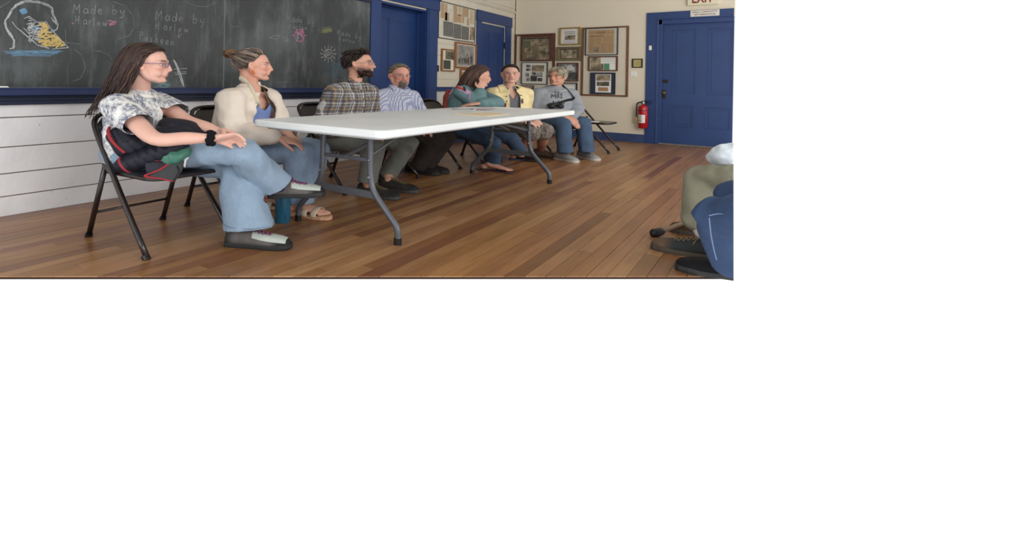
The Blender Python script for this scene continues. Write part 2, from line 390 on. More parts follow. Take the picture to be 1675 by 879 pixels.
mb = MB(); R90 = Matrix.Rotation(PI/2, 3, 'X'); mb.lathe([(.012, 0), (.012, .03), (.03, .036), (.037, .05), (.034, .064), (.016, .07), (.001, .071)], (2.688, YR-.006, .885), 20, R90); obj('door_handle', mb, BRASS, d3, smooth=True)
tag(obj('door_sensor', MB().box((2.455, -.026, 1.625), (2.50, -.045, 1.705)), plain('sensor_white', (226, 224, 216), .5), bevel=.008), 'small white plastic sensor stuck on the blue casing left of the exit door', 'sensor')

# ---------------------------------------------------------------- chalkboard
YB0, YB1, ZB0, ZB1 = -10.8, -4.86, .905, 2.03
cb = empty('chalkboard', (0, -7.6, .9), 'long slate chalkboard with blue frame covered in childlike chalk drawings', 'chalkboard')
for a, b in ((YB0, -7.197), (-7.193, YB1)):
    mb = MB(); mb.box((.0, a, ZB0), (.014, b, ZB1)); obj('slate_panel', mb, BOARD, cb)
mb = MB(); mb.box((0, -7.199, ZB0), (.0155, -7.191, ZB1)); obj('seam', mb, plain('seam_grey', (120, 124, 122), .7), cb)
mb = MB(); mb.box((0, YB0, ZB1), (.03, YB1+.02, ZB1+.10)); obj('top_frame', mb, NAVY, cb, bevel=.004)
mb = MB(); mb.box((0, YB0, .858), (.085, YB1+.0, .905)); mb.box((.075, YB0, .9), (.088, YB1, .915)); obj('chalk_tray', mb, plain('tray_blue', (30, 44, 84), .4), cb, bevel=.004)
mb = MB(); mb.box((0, YB0, .79), (.03, YB1, .858)); mb.box((.0, YB0, .82), (.045, YB1, .84)); obj('bottom_moulding', mb, NAVY, cb, bevel=.004)
def chalk(name, rgb): return plain(name, rgb, .95, var=.25, scale=160, bump=.3, bscale=300, spec=.1)
CW = chalk('white_chalk', (168, 172, 172)); CG = chalk('faint_chalk', (128, 133, 133)); CP = chalk('pink_chalk', (176, 116, 146)); CY = chalk('yellow_chalk', (196, 172, 112)); CB = chalk('blue_chalk', (108, 146, 176)); CBR = chalk('bright_chalk', (176, 180, 180))
_cnt = [0]
def strokes(name, lines, mat, wd=.007, jit=.0):
    """lines in photograph-measured board positions -> flat chalk ribbons lying on the slate"""
    mb = MB()
    for ln in lines:
        P = []
        for i in range(len(ln)-1):
            for k in range(4): P.append((ln[i][0]+(ln[i+1][0]-ln[i][0])*k/4, ln[i][1]+(ln[i+1][1]-ln[i][1])*k/4))
        P.append(ln[-1]); 
        for i in range(len(P)-1):
            _cnt[0] = (_cnt[0]+1) % 90; xo = .0146+_cnt[0]*1.5e-5
            a = hit(*P[i], x=xo); b = hit(*P[i+1], x=xo); dd = (b-a)
            if dd.length < 1e-5: continue
            t = dd.normalized(); nn = Vector((0, -t.z, t.y)); ww = wd*random.uniform(.2, .5); e = t*wd*.15
            mb.add([a-nn*ww-e, b-nn*ww+e, b+nn*ww+e, a+nn*ww-e], [(0, 1, 2, 3)])
    o = obj(name, mb, mat, cb)
    if name == 'chalk_drawing' or name == 'chalk_dust_line': o['kind'] = 'stuff'
    return o
LET = {'M': ([(0, 1), (.05, 0), (.42, .62), (.8, 0), (.9, 1)],), 'a': ([(.6, .5), (.2, .45), (0, .72), (.2, 1), (.6, .9), (.62, .5), (.7, 1)],), 'd': ([(.6, .6), (.2, .5), (0, .8), (.25, 1), (.6, .9), (.65, 0), (.68, 1)],),
       'e': ([(.0, .75), (.55, .7), (.4, .48), (.1, .5), (0, .8), (.25, 1), (.6, .95)],), 'b': ([(0, 0), (0, 1), (.4, 1), (.6, .75), (.35, .5), (0, .65)],), 'y': ([(0, .5), (.1, .85), (.5, .85)], [(.6, .45), (.55, 1.1), (.3, 1.4), (0, 1.3)]),
       'H': ([(0, 0), (.02, 1)], [(.6, 0), (.6, 1)], [(0, .5), (.6, .5)]), 'r': ([(0, .5), (.05, 1)], [(.05, .7), (.25, .5), (.45, .5)]), 'l': ([(.1, 0), (.1, 1), (.2, 1)],), 'o': ([(.3, .5), (0, .75), (.3, 1), (.55, .75), (.3, .5)],),
       'w': ([(0, .5), (.15, 1), (.35, .6), (.55, 1), (.75, .5)],), 'P': ([(.05, 1), (0, 0), (.5, .05), (.6, .35), (.05, .5)],), 'u': ([(0, .5), (.05, .9), (.35, 1), (.5, .5), (.55, 1)],), 's': ([(.5, .5), (.1, .55), (.15, .72), (.45, .8), (.4, 1), (0, .95)],),
       'h': ([(0, 0), (0, 1)], [(0, .65), (.3, .5), (.45, .7), (.45, 1)]), 'n': ([(0, .5), (.02, 1)], [(0, .62), (.3, .5), (.45, .7), (.5, 1)]), 'S': ([(.55, .1), (.2, .0), (.05, .25), (.5, .6), (.45, .95), (0, 1)],), '.': ([(0, .95), (.06, 1)],), 'v': ([(0, .5), (.2, 1), (.4, .5)],)}
def letters(ls):
    for l in ls: strokes('chalk_letter', l, CG, .0075)
def write(txt, u, v, h, dx, slope=0, w=None):
    out = []; w = w or h
    for ch in txt:
        if ch != ' ':
            out.append([[(u+p[0]*w*.85+(1-p[1])*1.2, v+p[1]*h) for p in s] for s in LET[ch]])
        u += dx*(1.35 if ch in 'MHw' else (.7 if ch in 'lr' else 1)); v += slope*dx
    return out
letters(write('Made by', 120, 7, 15, 12, .02, 13)+write('Harlow', 123, 26, 13, 9.5, .08, 10))
letters(write('Made by', 254, 18, 15, 11.5, .08, 13)+write('Harlow', 254, 36, 12, 10, .1, 9))
letters(write('Pusheen', 228, 52, 13, 8.6, .18, 9)+[[[(290, 57), (293, 63), (297, 55)], [(293, 63), (292, 50)]]])
letters(write('Made by', 468, 25, 10, 6.6, .12, 7.5)+write('Harlow', 472, 39, 7, 5.6, .08, 5))
letters(write('Made by', 551, 49, 8, 5.6, .2, 6)+write('Harlow', 554, 60, 7, 4.7, .15, 4.6))
strokes('chalk_drawing', [[(21, 80), (23, 66), (14, 55), (9, 45), (8, 33), (15, 25), (18, 17), (26, 7), (42, 1), (62, 2), (78, 7), (86, 13), (87, 22), (91, 31), (95, 40), (93, 48), (85, 52)], [(16, 80), (24, 77), (21, 60), (12, 47), (7, 38), (11, 30), (19, 15), (35, 3)], [(20, 36), (25, 43), (38, 54), (50, 64), (62, 74), (80, 79)], [(84, 28), (87, 34), (93, 40)]], CBR, .008)
strokes('chalk_drawing', [[(21+1.5, 80), (24, 66), (15.5, 55), (10.5, 45), (9.5, 33), (16, 26), (19.5, 18), (28, 9), (42, 3), (62, 4), (77, 9), (84, 14), (85, 22), (89, 31), (93, 40)]], CBR, .006)
strokes('chalk_drawing', [[(6+i*4, 84+i*1.7), (30, 83+i*1.9), (60, 83.5+i*2.0), (84-i*4, 82+i*2.3), (103-i*5, 84+i*1.9)] for i in range(5)]+[[(8, 88), (50, 84), (95, 87)], [(20, 92), (60, 86), (100, 84)]], CB, .006)
rr = random.Random(5)
BK = [(47, 28), (58, 36), (75, 36), (92, 56), (112, 77), (95, 80), (78, 79), (62, 70), (48, 56), (40, 46)]
def inpoly(p, poly):
    c = False
    for i in range(len(poly)):
        a, b = poly[i], poly[i-1]
        if (a[1] > p[1]) != (b[1] > p[1]) and p[0] < (b[0]-a[0])*(p[1]-a[1])/(b[1]-a[1])+a[0]: c = not c
    return c
L1, L2 = [], []
for k in range(420):
    q = (rr.uniform(40, 112), rr.uniform(28, 80)); e = (q[0]+rr.uniform(3, 9), q[1]-rr.uniform(-2, 4))
    if inpoly(q, BK) and inpoly(e, BK): (L2 if q[0]-60 > (78-q[1])*.08 and q[0] > 60 else L1).append([q, e])
strokes('chalk_drawing', L1, CBR, .006); strokes('chalk_drawing', L2, CY, .012)
strokes('chalk_drawing', [[(40, 30), (48, 27), (60, 36), (76, 36), (84, 48), (93, 58), (112, 78), (86, 80)], [(39, 46), (50, 58), (47, 67), (56, 66)], [(44, 60), (56, 58), (49, 70)]], CBR, .007)
strokes('chalk_drawing', [[(33, 17), (40, 14), (44, 20), (37, 22), (33, 17)], [(35, 18), (42, 18)], [(36, 20), (41, 16)], [(55, 44), (60, 46), (57, 48)], [(85, 48), (86, 52)]], CB, .016)
strokes('chalk_drawing', [[(177+a, 35+b) for a, b in ((0, 0), (3, -2), (8, 1), (13, 0), (10, 5), (5, 5), (3, 7), (2, 3))], [(179, 40), (188, 35)], [(118, 38), (120, 39)]], CP, .01)
strokes('chalk_drawing', [[(490+8*math.cos(a*.5), 58+10*math.sin(a*.5)) for a in range(13)]]+[[(484+i*1.6, 53+i), (496, 50+i*2.2)] for i in range(7)]+[[(490+8*math.cos(a*1.05), 58+9*math.sin(a*1.05)), (490+12*math.cos(a*1.05), 58+12.5*math.sin(a*1.05))] for a in range(6)], CP, .012)
strokes('chalk_drawing', [[(485+i, 52+i), (486+i, 66-i)] for i in range(4)]+[[(448, 60), (455, 57), (458, 60), (452, 64), (441, 62), (448, 58)], [(466, 60), (472, 66), (466, 67), (461, 58)]], CG, .012)
strokes('chalk_drawing', [[(526+a, 50+b), (540+a, 47+b)] for a, b in ((0, 0), (2, 2), (-1, 3), (3, 4), (1, -3), (4, 0))], chalk('olive_chalk', (128, 130, 92)), .012)
strokes('chalk_drawing', [[(537+7*math.cos(a*.55), 88+7.5*math.sin(a*.55)) for a in range(13)]]+[[(532+i*2, 94-i), (534+i*2, 82+i)] for i in range(5)]+[[(537+9*math.cos(a*.52), 88+9.5*math.sin(a*.52)), (537+13*math.cos(a*.52+.05), 88+14*math.sin(a*.52+.05))] for a in range(12)], CW, .009)
strokes('chalk_drawing', [[(530+(i*7) % 5, 106+i*2.9), (540, 102+i*3.3), (551, 104.5+i*2.7), (558+(i*5) % 6, 101+i*3.4)] for i in range(8)]+[[(556-i*3, 88+i*5), (560, 97+i*4), (563-i*2, 106+i*4)] for i in range(4)], chalk('teal_chalk', (78, 112, 130)), .006)
strokes('chalk_drawing', [[(286, 100), (292, 112), (298, 128), (301, 142)], [(284, 98), (289, 110), (294, 126), (300, 141)], [(287, 103), (294, 118), (300, 138)]], CBR, .014)
strokes('chalk_drawing', [[(285, 113), (306, 112)], [(285, 119), (305, 117)], [(287, 122), (305, 120)]], CW, .007)
strokes('chalk_drawing', [[(255+8*math.cos(a), 138+9*math.sin(a*1.3)+a*.3), (275+4*math.cos(a*2), 138+7*math.sin(a))] for a in range(12)], chalk('pale_teal_chalk', (120, 150, 150)), .008)
strokes('chalk_drawing', [[(184, 2), (205, 10), (218, 26), (220, 44), (212, 58), (195, 64)], [(120, 80), (134, 90), (140, 110), (132, 128), (118, 134)], [(151, 83), (166, 84), (178, 90), (183, 98)], [(107, 48), (108, 70), (130, 72)], [(300, 2), (320, 10), (340, 11), (352, 4)], [(378, 43), (392, 44)], [(377, 62), (375, 70)], [(452, 135), (475, 134)], [(454, 80), (455, 134)], [(534, 122), (534, 136)], [(0, 12), (12, 5), (18, 0)]], CG, .004)
strokes('chalk_dust_line', [[(2, 143.6), (80, 143.4), (180, 143.6), (280, 143.7)], [(300, 144), (400, 144.2), (500, 144), (598, 144.4)]], CG, .008)
# sticks of chalk in the tray
for (u0, u1, n_, lb) in ((-4, 12, 1, 'thick white stick of chalk lying at the left end of the chalk tray'), (562, 568, 2, 'thin stub of white chalk in the tray left of the plaid-shirted man')):
    a = hit(u0, 147, x=.05); b = hit(u1, 147, x=.05); a.z = b.z = .905+.009
    mb = MB(); mb.tube([a, b], .011 if n_ == 1 else .008, n=8, smooth=False); tag(obj('chalk_stick', mb, plain('chalk_stick', (235, 235, 232), .9), smooth=True), lb, 'chalk')
# ---------------------------------------------------------------- framed pictures and wall fittings
def oldphoto(name, dark, light, scale=7, coat=.35, seed=0):
    if name in MATS: return MATS[name]
    t = NT(name); v = t.coord('Object', (1, 1, 1)); m = t.n('ShaderNodeMapping'); m.inputs['Location'].default_value = (seed*3.1, seed*1.7, seed); t.l(v, m.inputs[0])
    f = t.noise(m.outputs[0], scale, 6, .62); d, l = lin(dark), lin(light); mid = tuple((a+b)/2 for a, b in zip(d, l))
    t.col(t.ramp(f, [(.36, d), (.5, mid), (.6, l)])); t.set(.35, spec=.5, Coat_Weight=coat, Coat_Roughness=.05); MATS[name] = t.m; return t.m
PH_SEP = oldphoto('sepia_photograph', (58, 50, 40), (168, 152, 122), 9)
PH_BW = oldphoto('grey_photograph', (44, 45, 46), (176, 175, 170), 11, seed=2)
PH_DK = oldphoto('dark_photograph', (34, 34, 32), (92, 90, 84), 12, seed=4)
PH_GR = oldphoto('greenish_photograph', (36, 40, 34), (118, 112, 84), 10, seed=5)
NEWS = plain('yellowed_newsprint', (196, 160, 112), .5, var=.06); NEWS2 = plain('tan_clipping', (178, 150, 116), .6, var=.05); NEWS3 = plain('grey_newsprint', (98, 98, 96), .6, var=.35, scale=60)
INK = plain('print_ink', (64, 54, 44), .7); MATW = plain('white_mount', (222, 218, 206), .6, var=.02); MATC = plain('cream_mount', (206, 196, 172), .6); SKYW = plain('pale_print_sky', (196, 194, 190), .5)
def P_E(a, z, n): return Vector((a, -n, z))
def P_L(a, z, n): return Vector((n, a, z))
def rect(mb, P, a0, a1, z0, z1, n0, n1, sk=0):
    mb.prism([P(a0, z0, n0), P(a1, z0, n0), P(a1, z1, n0), P(a0, z1, n0)], P(0, 0, n1)-P(0, 0, n0))
def framed(label, P, r, bar, dep, fm, back, content=(), off=.004, cat='picture', name='framed_picture', group=None, inner=None):
    a0, a1, z0, z1 = r
    e = empty(name, P((a0+a1)/2, z0, 0), label, cat, group)
    mb = MB()
    O = [(a0, z0), (a1, z0), (a1, z1), (a0, z1)]; I = [(a0+bar, z0+bar*.72), (a1-bar, z0+bar*.72), (a1-bar, z1-bar*.72), (a0+bar, z1-bar*.72)]
    for k in range(4):
        q = [O[k], O[(k+1) % 4], I[(k+1) % 4], I[k]]
        mb.prism([P(x, z, off) for x, z in q], P(0, 0, dep)-P(0, 0, 0))
    obj('frame', mb, fm, e, bevel=.003, segs=1)
    if back: mb = MB(); rect(mb, P, a0+bar*.6, a1-bar*.6, z0+bar*.5, z1-bar*.5, off, off+dep*.35); obj('mount', mb, back, e)
    n = off+dep*.35
    for nm, m, items in content:
        for it in items:
            mb = MB(); rect(mb, P, a0+(a1-a0)*it[0], a0+(a1-a0)*it[1], z0+(z1-z0)*it[2], z0+(z1-z0)*it[3], n-.001, n+.0016+.0008*(it[4] if len(it) > 4 else 0)); obj(nm, mb, m, e)
    return e
def textlines(e, P, r, n, rows, m=INK, h=.35, seed=0, words=True, name='printed_lines'):
    """illegible small print: short strips"""
    q = random.Random(seed); mb = MB(); a0, a1, z0, z1 = r
    for i in range(rows):
        zc = z1-(z1-z0)*(i+.5)/rows; hh = (z1-z0)/rows*h/2; a = a0
        while a < a1:
            l = q.uniform(.25, .9)*(a1-a0)*.25; b = min(a1, a+l); rect(mb, P, a, b, zc-hh, zc+hh, n, n+.0008); a = b+(a1-a0)*.03
    o = obj(name, mb, m, e); o['kind'] = 'stuff'; return o
def text3d(name, txt, P, c, h, w, m, parent, n, depth=.001, font_w=None, shear=0):
    cu = bpy.data.curves.new(name, 'FONT'); cu.body = txt; cu.size = 1; cu.align_x = 'CENTER'; cu.align_y = 'CENTER'; cu.resolution_u = 3; cu.extrude = .5; cu.offset = font_w or 0
    to = bpy.data.objects.new(name+'_tmp', cu); COL.objects.link(to); bpy.context.view_layer.update()
    me = to.evaluated_get(bpy.context.evaluated_depsgraph_get()).to_mesh()
    xs = [v.co.x for v in me.vertices]; ys = [v.co.y for v in me.vertices]; cx, cy = (min(xs)+max(xs))/2, (min(ys)+max(ys))/2; kx = w/(max(xs)-min(xs)); ky = h/(max(ys)-min(ys))
    mb = MB(); mb.add([P(c[0]+(v.co.x-cx)*kx, c[1]+(v.co.y-cy)*ky, n+(v.co.z+.5)*depth) for v in me.vertices], [tuple(p.vertices) for p in me.polygons])
    to.to_mesh_clear(); bpy.data.objects.remove(to)
    return obj(name, mb, m, parent)
BACKC = plain('pale_backboard', (212, 204, 186), .6, var=.03)
framed('tall mahogany display frame with cream backing left of the gilt pictures', P_E, (.0, .82, .66, 1.99), .045, .03, FRAME_DK, BACKC, name='display_frame', cat='frame')
e = framed('brown framed newspaper page with church photo, inside the left display frame', P_E, (.14, .765, 1.45, 1.955), .035, .045, FRAME_DK, plain('olive_newsprint', (122, 108, 84), .5),
   [('photograph', PH_SEP, [(.33, .80, .60, .88), (.56, .86, .42, .62), (.12, .36, .32, .50), (.58, .92, .26, .42), (.2, .92, .07, .25)]), ('clipping', plain('green_tint_paper', (120, 124, 98), .6), [(.08, .33, .5, .88)])], off=.016)
textlines(e, P_E, (.19, .71, 1.885, 1.915), .037, 1, h=.9, seed=1); textlines(e, P_E, (.2, .34, 1.72, 1.86), .037, 9, seed=2)
e = framed('cream mounted frame of small house photos below the church newspaper page', P_E, (.155, .69, .99, 1.43), .018, .03, plain('dark_frame', (66, 58, 54), .5), MATW,
   [('photograph', PH_SEP, [(.40, .86, .58, .86)]), ('photograph', PH_BW, [(.18, .36, .76, .88), (.18, .36, .60, .72), (.40, .58, .42, .55), (.60, .80, .34, .55), (.16, .30, .34, .52), (.2, .34, .14, .30)]), ('photograph', PH_DK, [(.36, .60, .14, .40), (.62, .80, .14, .30)])], off=.016)
framed('brown framed sepia group photo lowest in the left display frame behind the hoodie', P_E, (.14, .42, .71, .965), .02, .03, FRAME_DK, MATC, [('photograph', PH_SEP, [(.1, .9, .1, .88)])], off=.016)
e = framed('gilt framed white certificate with small photograph, top of the middle column', P_E, (.893, 1.29, 1.75, 2.085), .035, .035, GOLD, plain('white_certificate', (212, 210, 206), .5), [('photograph', PH_SEP, [(.26, .76, .30, .56)])])
textlines(e, P_E, (.99, 1.19, 1.95, 2.02), .018, 2, h=.35, seed=3); textlines(e, P_E, (.98, 1.2, 1.79, 1.84), .018, 3, h=.2, seed=4)
framed('wide olive gilt frame with sepia horse cart photo under the gilt certificate', P_E, (.845, 1.31, 1.45, 1.72), .04, .032, OLIVE, plain('brown_mount', (124, 112, 90), .6), [('mat', plain('dark_bevel_mount', (76, 66, 50), .6), [(.16, .86, .16, .86)]), ('photograph', oldphoto('cart_photograph', (90, 76, 58), (190, 176, 146), 8, seed=9), [(.2, .82, .2, .78, 1)])])
e = framed('red-brown frame with two house photographs, above the grey-haired woman', P_E, (.86, 1.265, 1.06, 1.415), .03, .03, FRAME_DK, PH_BW, [('photograph', PH_DK, [(.08, .92, .08, .48), (.5, .9, .1, .44, 1)])])
mb = MB(); Q = lambda a, z: P_E(.86+.405*a, 1.06+.355*z, .0175); mb.prism([Q(.45, .58), Q(.82, .58), Q(.82, .74), Q(.62, .9), Q(.45, .76)], P_E(0, 0, .0008)); obj('house_print', mb, SKYW, e)
framed('black framed white document half hidden behind the grey-haired woman', P_E, (.975, 1.25, .70, 1.035), .022, .03, plain('black_frame', (34, 32, 32), .4), plain('pale_document', (196, 196, 190), .5), [('paper', WHITEP, [(.14, .8, .16, .84)])])
framed('large oak display frame with cream backing right of the gilt pictures', P_E, (1.315, 2.13, .80, 2.07), .038, .028, FRAME_BRN, BACKC, name='display_frame', cat='frame')
e = framed('black framed yellowed newspaper page headed style, inside the oak display frame', P_E, (1.385, 1.955, 1.55, 2.05), .016, .04, plain('black_frame', (34, 32, 32), .4), MATW,
   [('newspaper_page', NEWS, [(.09, .88, .07, .93)]), ('photograph', PH_SEP, [(.27, .42, .13, .32, 1)]), ('clipping', plain('news_column', (186, 152, 108), .6), [(.5, .66, .1, .45, 1), (.68, .84, .1, .45, 1)])], off=.016)
text3d('headline', 'style', P_E, (1.665, 1.965), .062, .135, INK, e, .0325, font_w=.01); textlines(e, P_E, (1.46, 1.60, 1.95, 1.975), .032, 2, seed=5, h=.2); textlines(e, P_E, (1.76, 1.88, 1.95, 1.975), .032, 2, seed=6, h=.2)
textlines(e, P_E, (1.46, 1.70, 1.89, 1.915), .032, 1, seed=8, h=.5); textlines(e, P_E, (1.46, 1.54, 1.62, 1.87), .032, 16, seed=9, h=.18); textlines(e, P_E, (1.57, 1.66, 1.74, 1.87), .032, 8, seed=10, h=.18); textlines(e, P_E, (1.7, 1.86, 1.79, 1.9), .032, 5, seed=11, h=.15)
def m_glass():
    t = NT('picture_glass'); tr = t.n('ShaderNodeBsdfTransparent'); gl = t.n('ShaderNodeBsdfGlossy'); gl.inputs['Roughness'].default_value = .08
    fr = t.n('ShaderNodeFresnel'); fr.inputs[0].default_value = 1.45; mx = t.n('ShaderNodeMixShader'); t.l(fr.outputs[0], mx.inputs[0]); t.l(tr.outputs[0], mx.inputs[1]); t.l(gl.outputs[0], mx.inputs[2])
    t.l(mx.outputs[0], t.t.nodes['Material Output'].inputs['Surface']); return t.m
PGLASS = m_glass()
mb = MB(); rect(mb, P_E, 1.392, 1.948, 1.557, 2.043, .044, .046); obj('glass_pane', mb, PGLASS, e)
e = framed('red-brown framed postcards and green card, middle of the oak display frame', P_E, (1.445, 1.955, 1.26, 1.53), .026, .034, FRAME_DK, MATC,
   [('photograph', PH_SEP, [(.08, .42, .50, .92), (.08, .52, .08, .48)]), ('green_card', plain('green_card', (84, 142, 108), .6), [(.54, .72, .08, .5)]), ('letter', WHITEP, [(.43, .93, .52, .92), (.73, .93, .08, .5)])], off=.016)
textlines(e, P_E, (1.68, 1.9, 1.42, 1.5), .031, 4, seed=12, h=.15)
e = framed('navy mounted strip of three old photos, lowest in the oak display frame', P_E, (1.485, 1.92, .835, 1.23), .008, .03, plain('navy_mount_edge', (40, 46, 62), .5), plain('navy_mount', (46, 52, 70), .6),
   [('paper', WHITEP, [(.21, .83, .08, .92)]), ('photograph', PH_SEP, [(.24, .80, .62, .9, 1)]), ('photograph', PH_GR, [(.26, .76, .38, .58, 1)]), ('card', plain('tan_card', (168, 132, 94), .6), [(.32, .72, .14, .32, 1)])], off=.016)
e = framed('small black framed gold plaque on the end wall left of the exit door', P_E, (2.185, 2.36, 1.32, 1.48), .024, .02, plain('black_frame', (34, 32, 32), .4), plain('gold_plaque', (188, 174, 112), .4), (), name='plaque', cat='plaque')
textlines(e, P_E, (2.22, 2.325, 1.36, 1.44), .012, 5, seed=14, h=.2)
e = empty('wall_plate', (2.21, 0, 1.16), 'blank white square cover plate below the small gold plaque', 'cover plate')
mb = MB(); rect(mb, P_E, 2.165, 2.26, 1.165, 1.26, 0, .006); obj('plate', mb, WHITEP, e, bevel=.002)
R_ = Matrix.Rotation(PI/2, 3, 'X')
for z in (1.18, 1.245): mb = MB(); mb.lathe([(.005, 0), (.004, .002)], (2.212, -.006, z), 8, R_); obj('screw', mb, GREYM, e)
# left wall pictures
e = framed('white sheet of newspaper clippings in thin black frame between the two blue doors', P_L, (-3.085, -1.805, 1.70, 2.295), .018, .012, BLACKM, plain('white_sheet', (206, 202, 188), .5),
   [('clipping', NEWS2, [(.06, .15, .55, .95), (.15, .27, .5, .72), (.17, .22, .5, .95), (.38, .48, .5, .97), (.48, .6, .52, .74), (.62, .68, .52, .97), (.68, .80, .72, .97), (.76, .82, .48, .7)]), ('clipping', plain('pale_clipping', (190, 178, 150), .6), [(.5, .6, .72, .98), (.84, .97, .55, .98)]),
    ('newspaper_page', NEWS3, [(.13, .38, .08, .48), (.39, .60, .06, .46), (.61, .82, .06, .44)]), ('photograph', PH_SEP, [(.85, .98, .08, .46)])])
for s_ in range(3): textlines(e, P_L, (-2.9+s_*.3, -2.63+s_*.3, 1.75, 1.96), .0125, 9, plain('faint_ink', (150, 150, 146), .7), seed=20+s_, h=.25)
e = framed('oak framed grey photo of a gabled church, largest wooden frame between the blue doors', P_L, (-2.535, -1.765, 1.245, 1.68), .04, .03, FRAME_OAK, MATW, [('photograph', oldphoto('church_sky', (120, 118, 114), (172, 170, 166), 4, seed=12), [(.1, .9, .09, .9)])])
mb = MB(); Q = lambda a, z: P_L(-2.535+.77*a, 1.245+.435*z, .0165)
for poly in ([(.14, .16), (.86, .16), (.86, .42), (.66, .44), (.56, .62), (.46, .40), (.40, .52), (.34, .40), (.24, .42), (.14, .34)], [(.70, .4), (.84, .4), (.84, .58), (.80, .58), (.78, .72), (.76, .58), (.70, .56)], [(.20, .4), (.30, .4), (.25, .54)]): mb.prism([Q(*p) for p in poly], P_L(0, 0, .0006))
obj('church_print', mb, oldphoto('church_walls', (54, 52, 50), (150, 148, 142), 22, seed=13), e)
mb = MB(); Q = lambda a, z: P_L(-2.535+.77*a, 1.245+.435*z, .0173)
for a_ in (.2, .42, .48, .54, .60, .76): mb.prism([Q(a_, .22), Q(a_+.035, .22), Q(a_+.035, .36), Q(a_+.018, .41), Q(a_, .36)], P_L(0, 0, .0006))
obj('window_print', mb, INK, e)
e = framed('narrow oak frame with two small dark photos left of the church picture', P_L, (-2.975, -2.54, 1.18, 1.54), .028, .028, FRAME_OAK, MATW, [('photograph', PH_GR, [(.30, .97, .54, .92)]), ('photograph', plain('dark_green_print', (72, 76, 66), .4), [(.16, .70, .10, .50)])])
framed('oak framed sepia picture below the church picture, partly behind the teal sweater', P_L, (-2.34, -1.80, .98, 1.235), .035, .028, FRAME_OAK, MATW, [('photograph', PH_SEP, [(.12, .88, .1, .8)])])
e = empty('light_switch', (0, -3.07, 1.17), 'old black toggle light switch beside the right edge of the tall blue doorway', 'light switch')
mb = MB(); rect(mb, P_L, -3.105, -3.03, 1.17, 1.27, 0, .008); obj('plate', mb, BLACKM, e, bevel=.003)
mb = MB(); mb.tube([(.008, -3.068, 1.22), (.022, -3.068, 1.228)], .006, n=8, smooth=False); obj('toggle', mb, plain('grey_toggle', (150, 150, 148), .4), e)
# exit sign, capacity sign
e = empty('exit_sign', (3.25, 0, 2.36), 'cream exit sign with dark red letters high above the blue door', 'sign')
mb = MB(); rect(mb, P_E, 3.03, 3.47, 2.36, 2.62, 0, .06); obj('sign_box', mb, plain('cream_sign', (222, 216, 186), .5, var=.02), e, bevel=.008)
text3d('letters', 'EXIT', P_E, (3.25, 2.47), .15, .30, plain('dark_red', (126, 28, 40), .5), e, .0605, .002, .02)
e = empty('capacity_sign', (3.28, 0, 2.17), 'white sign reading HALL CAPACITY 49 PERSONS on the blue head casing', 'sign')
mb = MB(); rect(mb, P_E, 3.075, 3.485, 2.172, 2.275, .026, .034); obj('sign_board', mb, plain('white_sign', (218, 214, 206), .5, var=.02), e, bevel=.003)
RD = plain('maroon_ink', (100, 40, 52), .6)
text3d('letters', 'HALL CAPACITY', P_E, (3.28, 2.247), .022, .36, RD, e, .0342, .001, .02); text3d('letters', '49 PERSONS', P_E, (3.28, 2.204), .022, .30, RD, e, .0342, .001, .02)
# fire extinguisher
xc, yc = 2.40, -.12
e = empty('fire_extinguisher', (xc, yc, .265), 'red fire extinguisher hanging on the wall left of the exit door casing', 'fire extinguisher')
RED = plain('extinguisher_red', (176, 24, 34), .25, var=.05, spec=.6)
mb = MB(); r = .078; mb.lathe([(r*.8, .265), (r, .275), (r, .60), (r*.95, .63), (r*.75, .655), (r*.4, .668), (.022, .675), (.022, .69)], (xc, yc, 0), 28); obj('cylinder', mb, RED, e, smooth=True)
mb = MB(); mb.lathe([(.03, .68), (.03, .70), (.024, .72), (.024, .735)], (xc, yc, 0), 16); obj('valve', mb, plain('steel', (150, 150, 152), .3, metal=.8), e, smooth=True)
mb = MB(); mb.prism([(xc-.03, yc-.012, .715), (xc+.03, yc-.012, .72), (xc+.13, yc-.012, .695), (xc+.128, yc-.012, .682), (xc+.03, yc-.012, .703), (xc-.03, yc-.012, .70)], (0, .024, 0)); mb.prism([(xc-.035, yc-.012, .735), (xc+.02, yc-.012, .748), (xc+.14, yc-.012, .742), (xc+.14, yc-.012, .73), (xc+.02, yc-.012, .733), (xc-.035, yc-.012, .722)], (0, .024, 0)); obj('handle', mb, BLACKM, e, bevel=.003)
mb = MB(); mb.tube([(xc-.02, yc, .715), (xc-.07, yc-.01, .71), (xc-.10, yc-.01, .67), (xc-.105, yc, .58), (xc-.105, yc, .44)], .011, n=8); obj('hose', mb, BLACKM, e, smooth=True)
mb = MB(); mb.tube([(xc-.105, yc, .45), (xc-.108, yc, .37)], [.014, .017], n=10, smooth=False); obj('nozzle', mb, plain('yellow_nozzle', (206, 164, 84), .5), e, smooth=True)
def arc_band(z0, z1, a0, a1, rad, n=14):
    mb = MB(); vs = []; 
    for i in range(n+1):
        a = a0+(a1-a0)*i/n
        for z in (z0, z1): vs.append((xc+rad*math.cos(a), yc+rad*math.sin(a), z))
    mb.add(vs, [(2*i, 2*i+2, 2*i+3, 2*i+1) for i in range(n)]); return mb
obj('label_panel', arc_band(.36, .50, -2.7, -1.0, r+.0015), WHITEP, e, smooth=True)
mb = MB(); 
for i in range(7): b_ = arc_band(.378+i*.017, .383+i*.017+(.004 if i < 2 else 0), -2.45+.05*(i % 2), -1.65, r+.0025, 6); mb.add(b_.v, b_.f)
obj('label_print', mb, INK, e)
obj('strap', arc_band(.572, .582, -PI, 0, r+.003, 20), BLACKM, e, smooth=True)
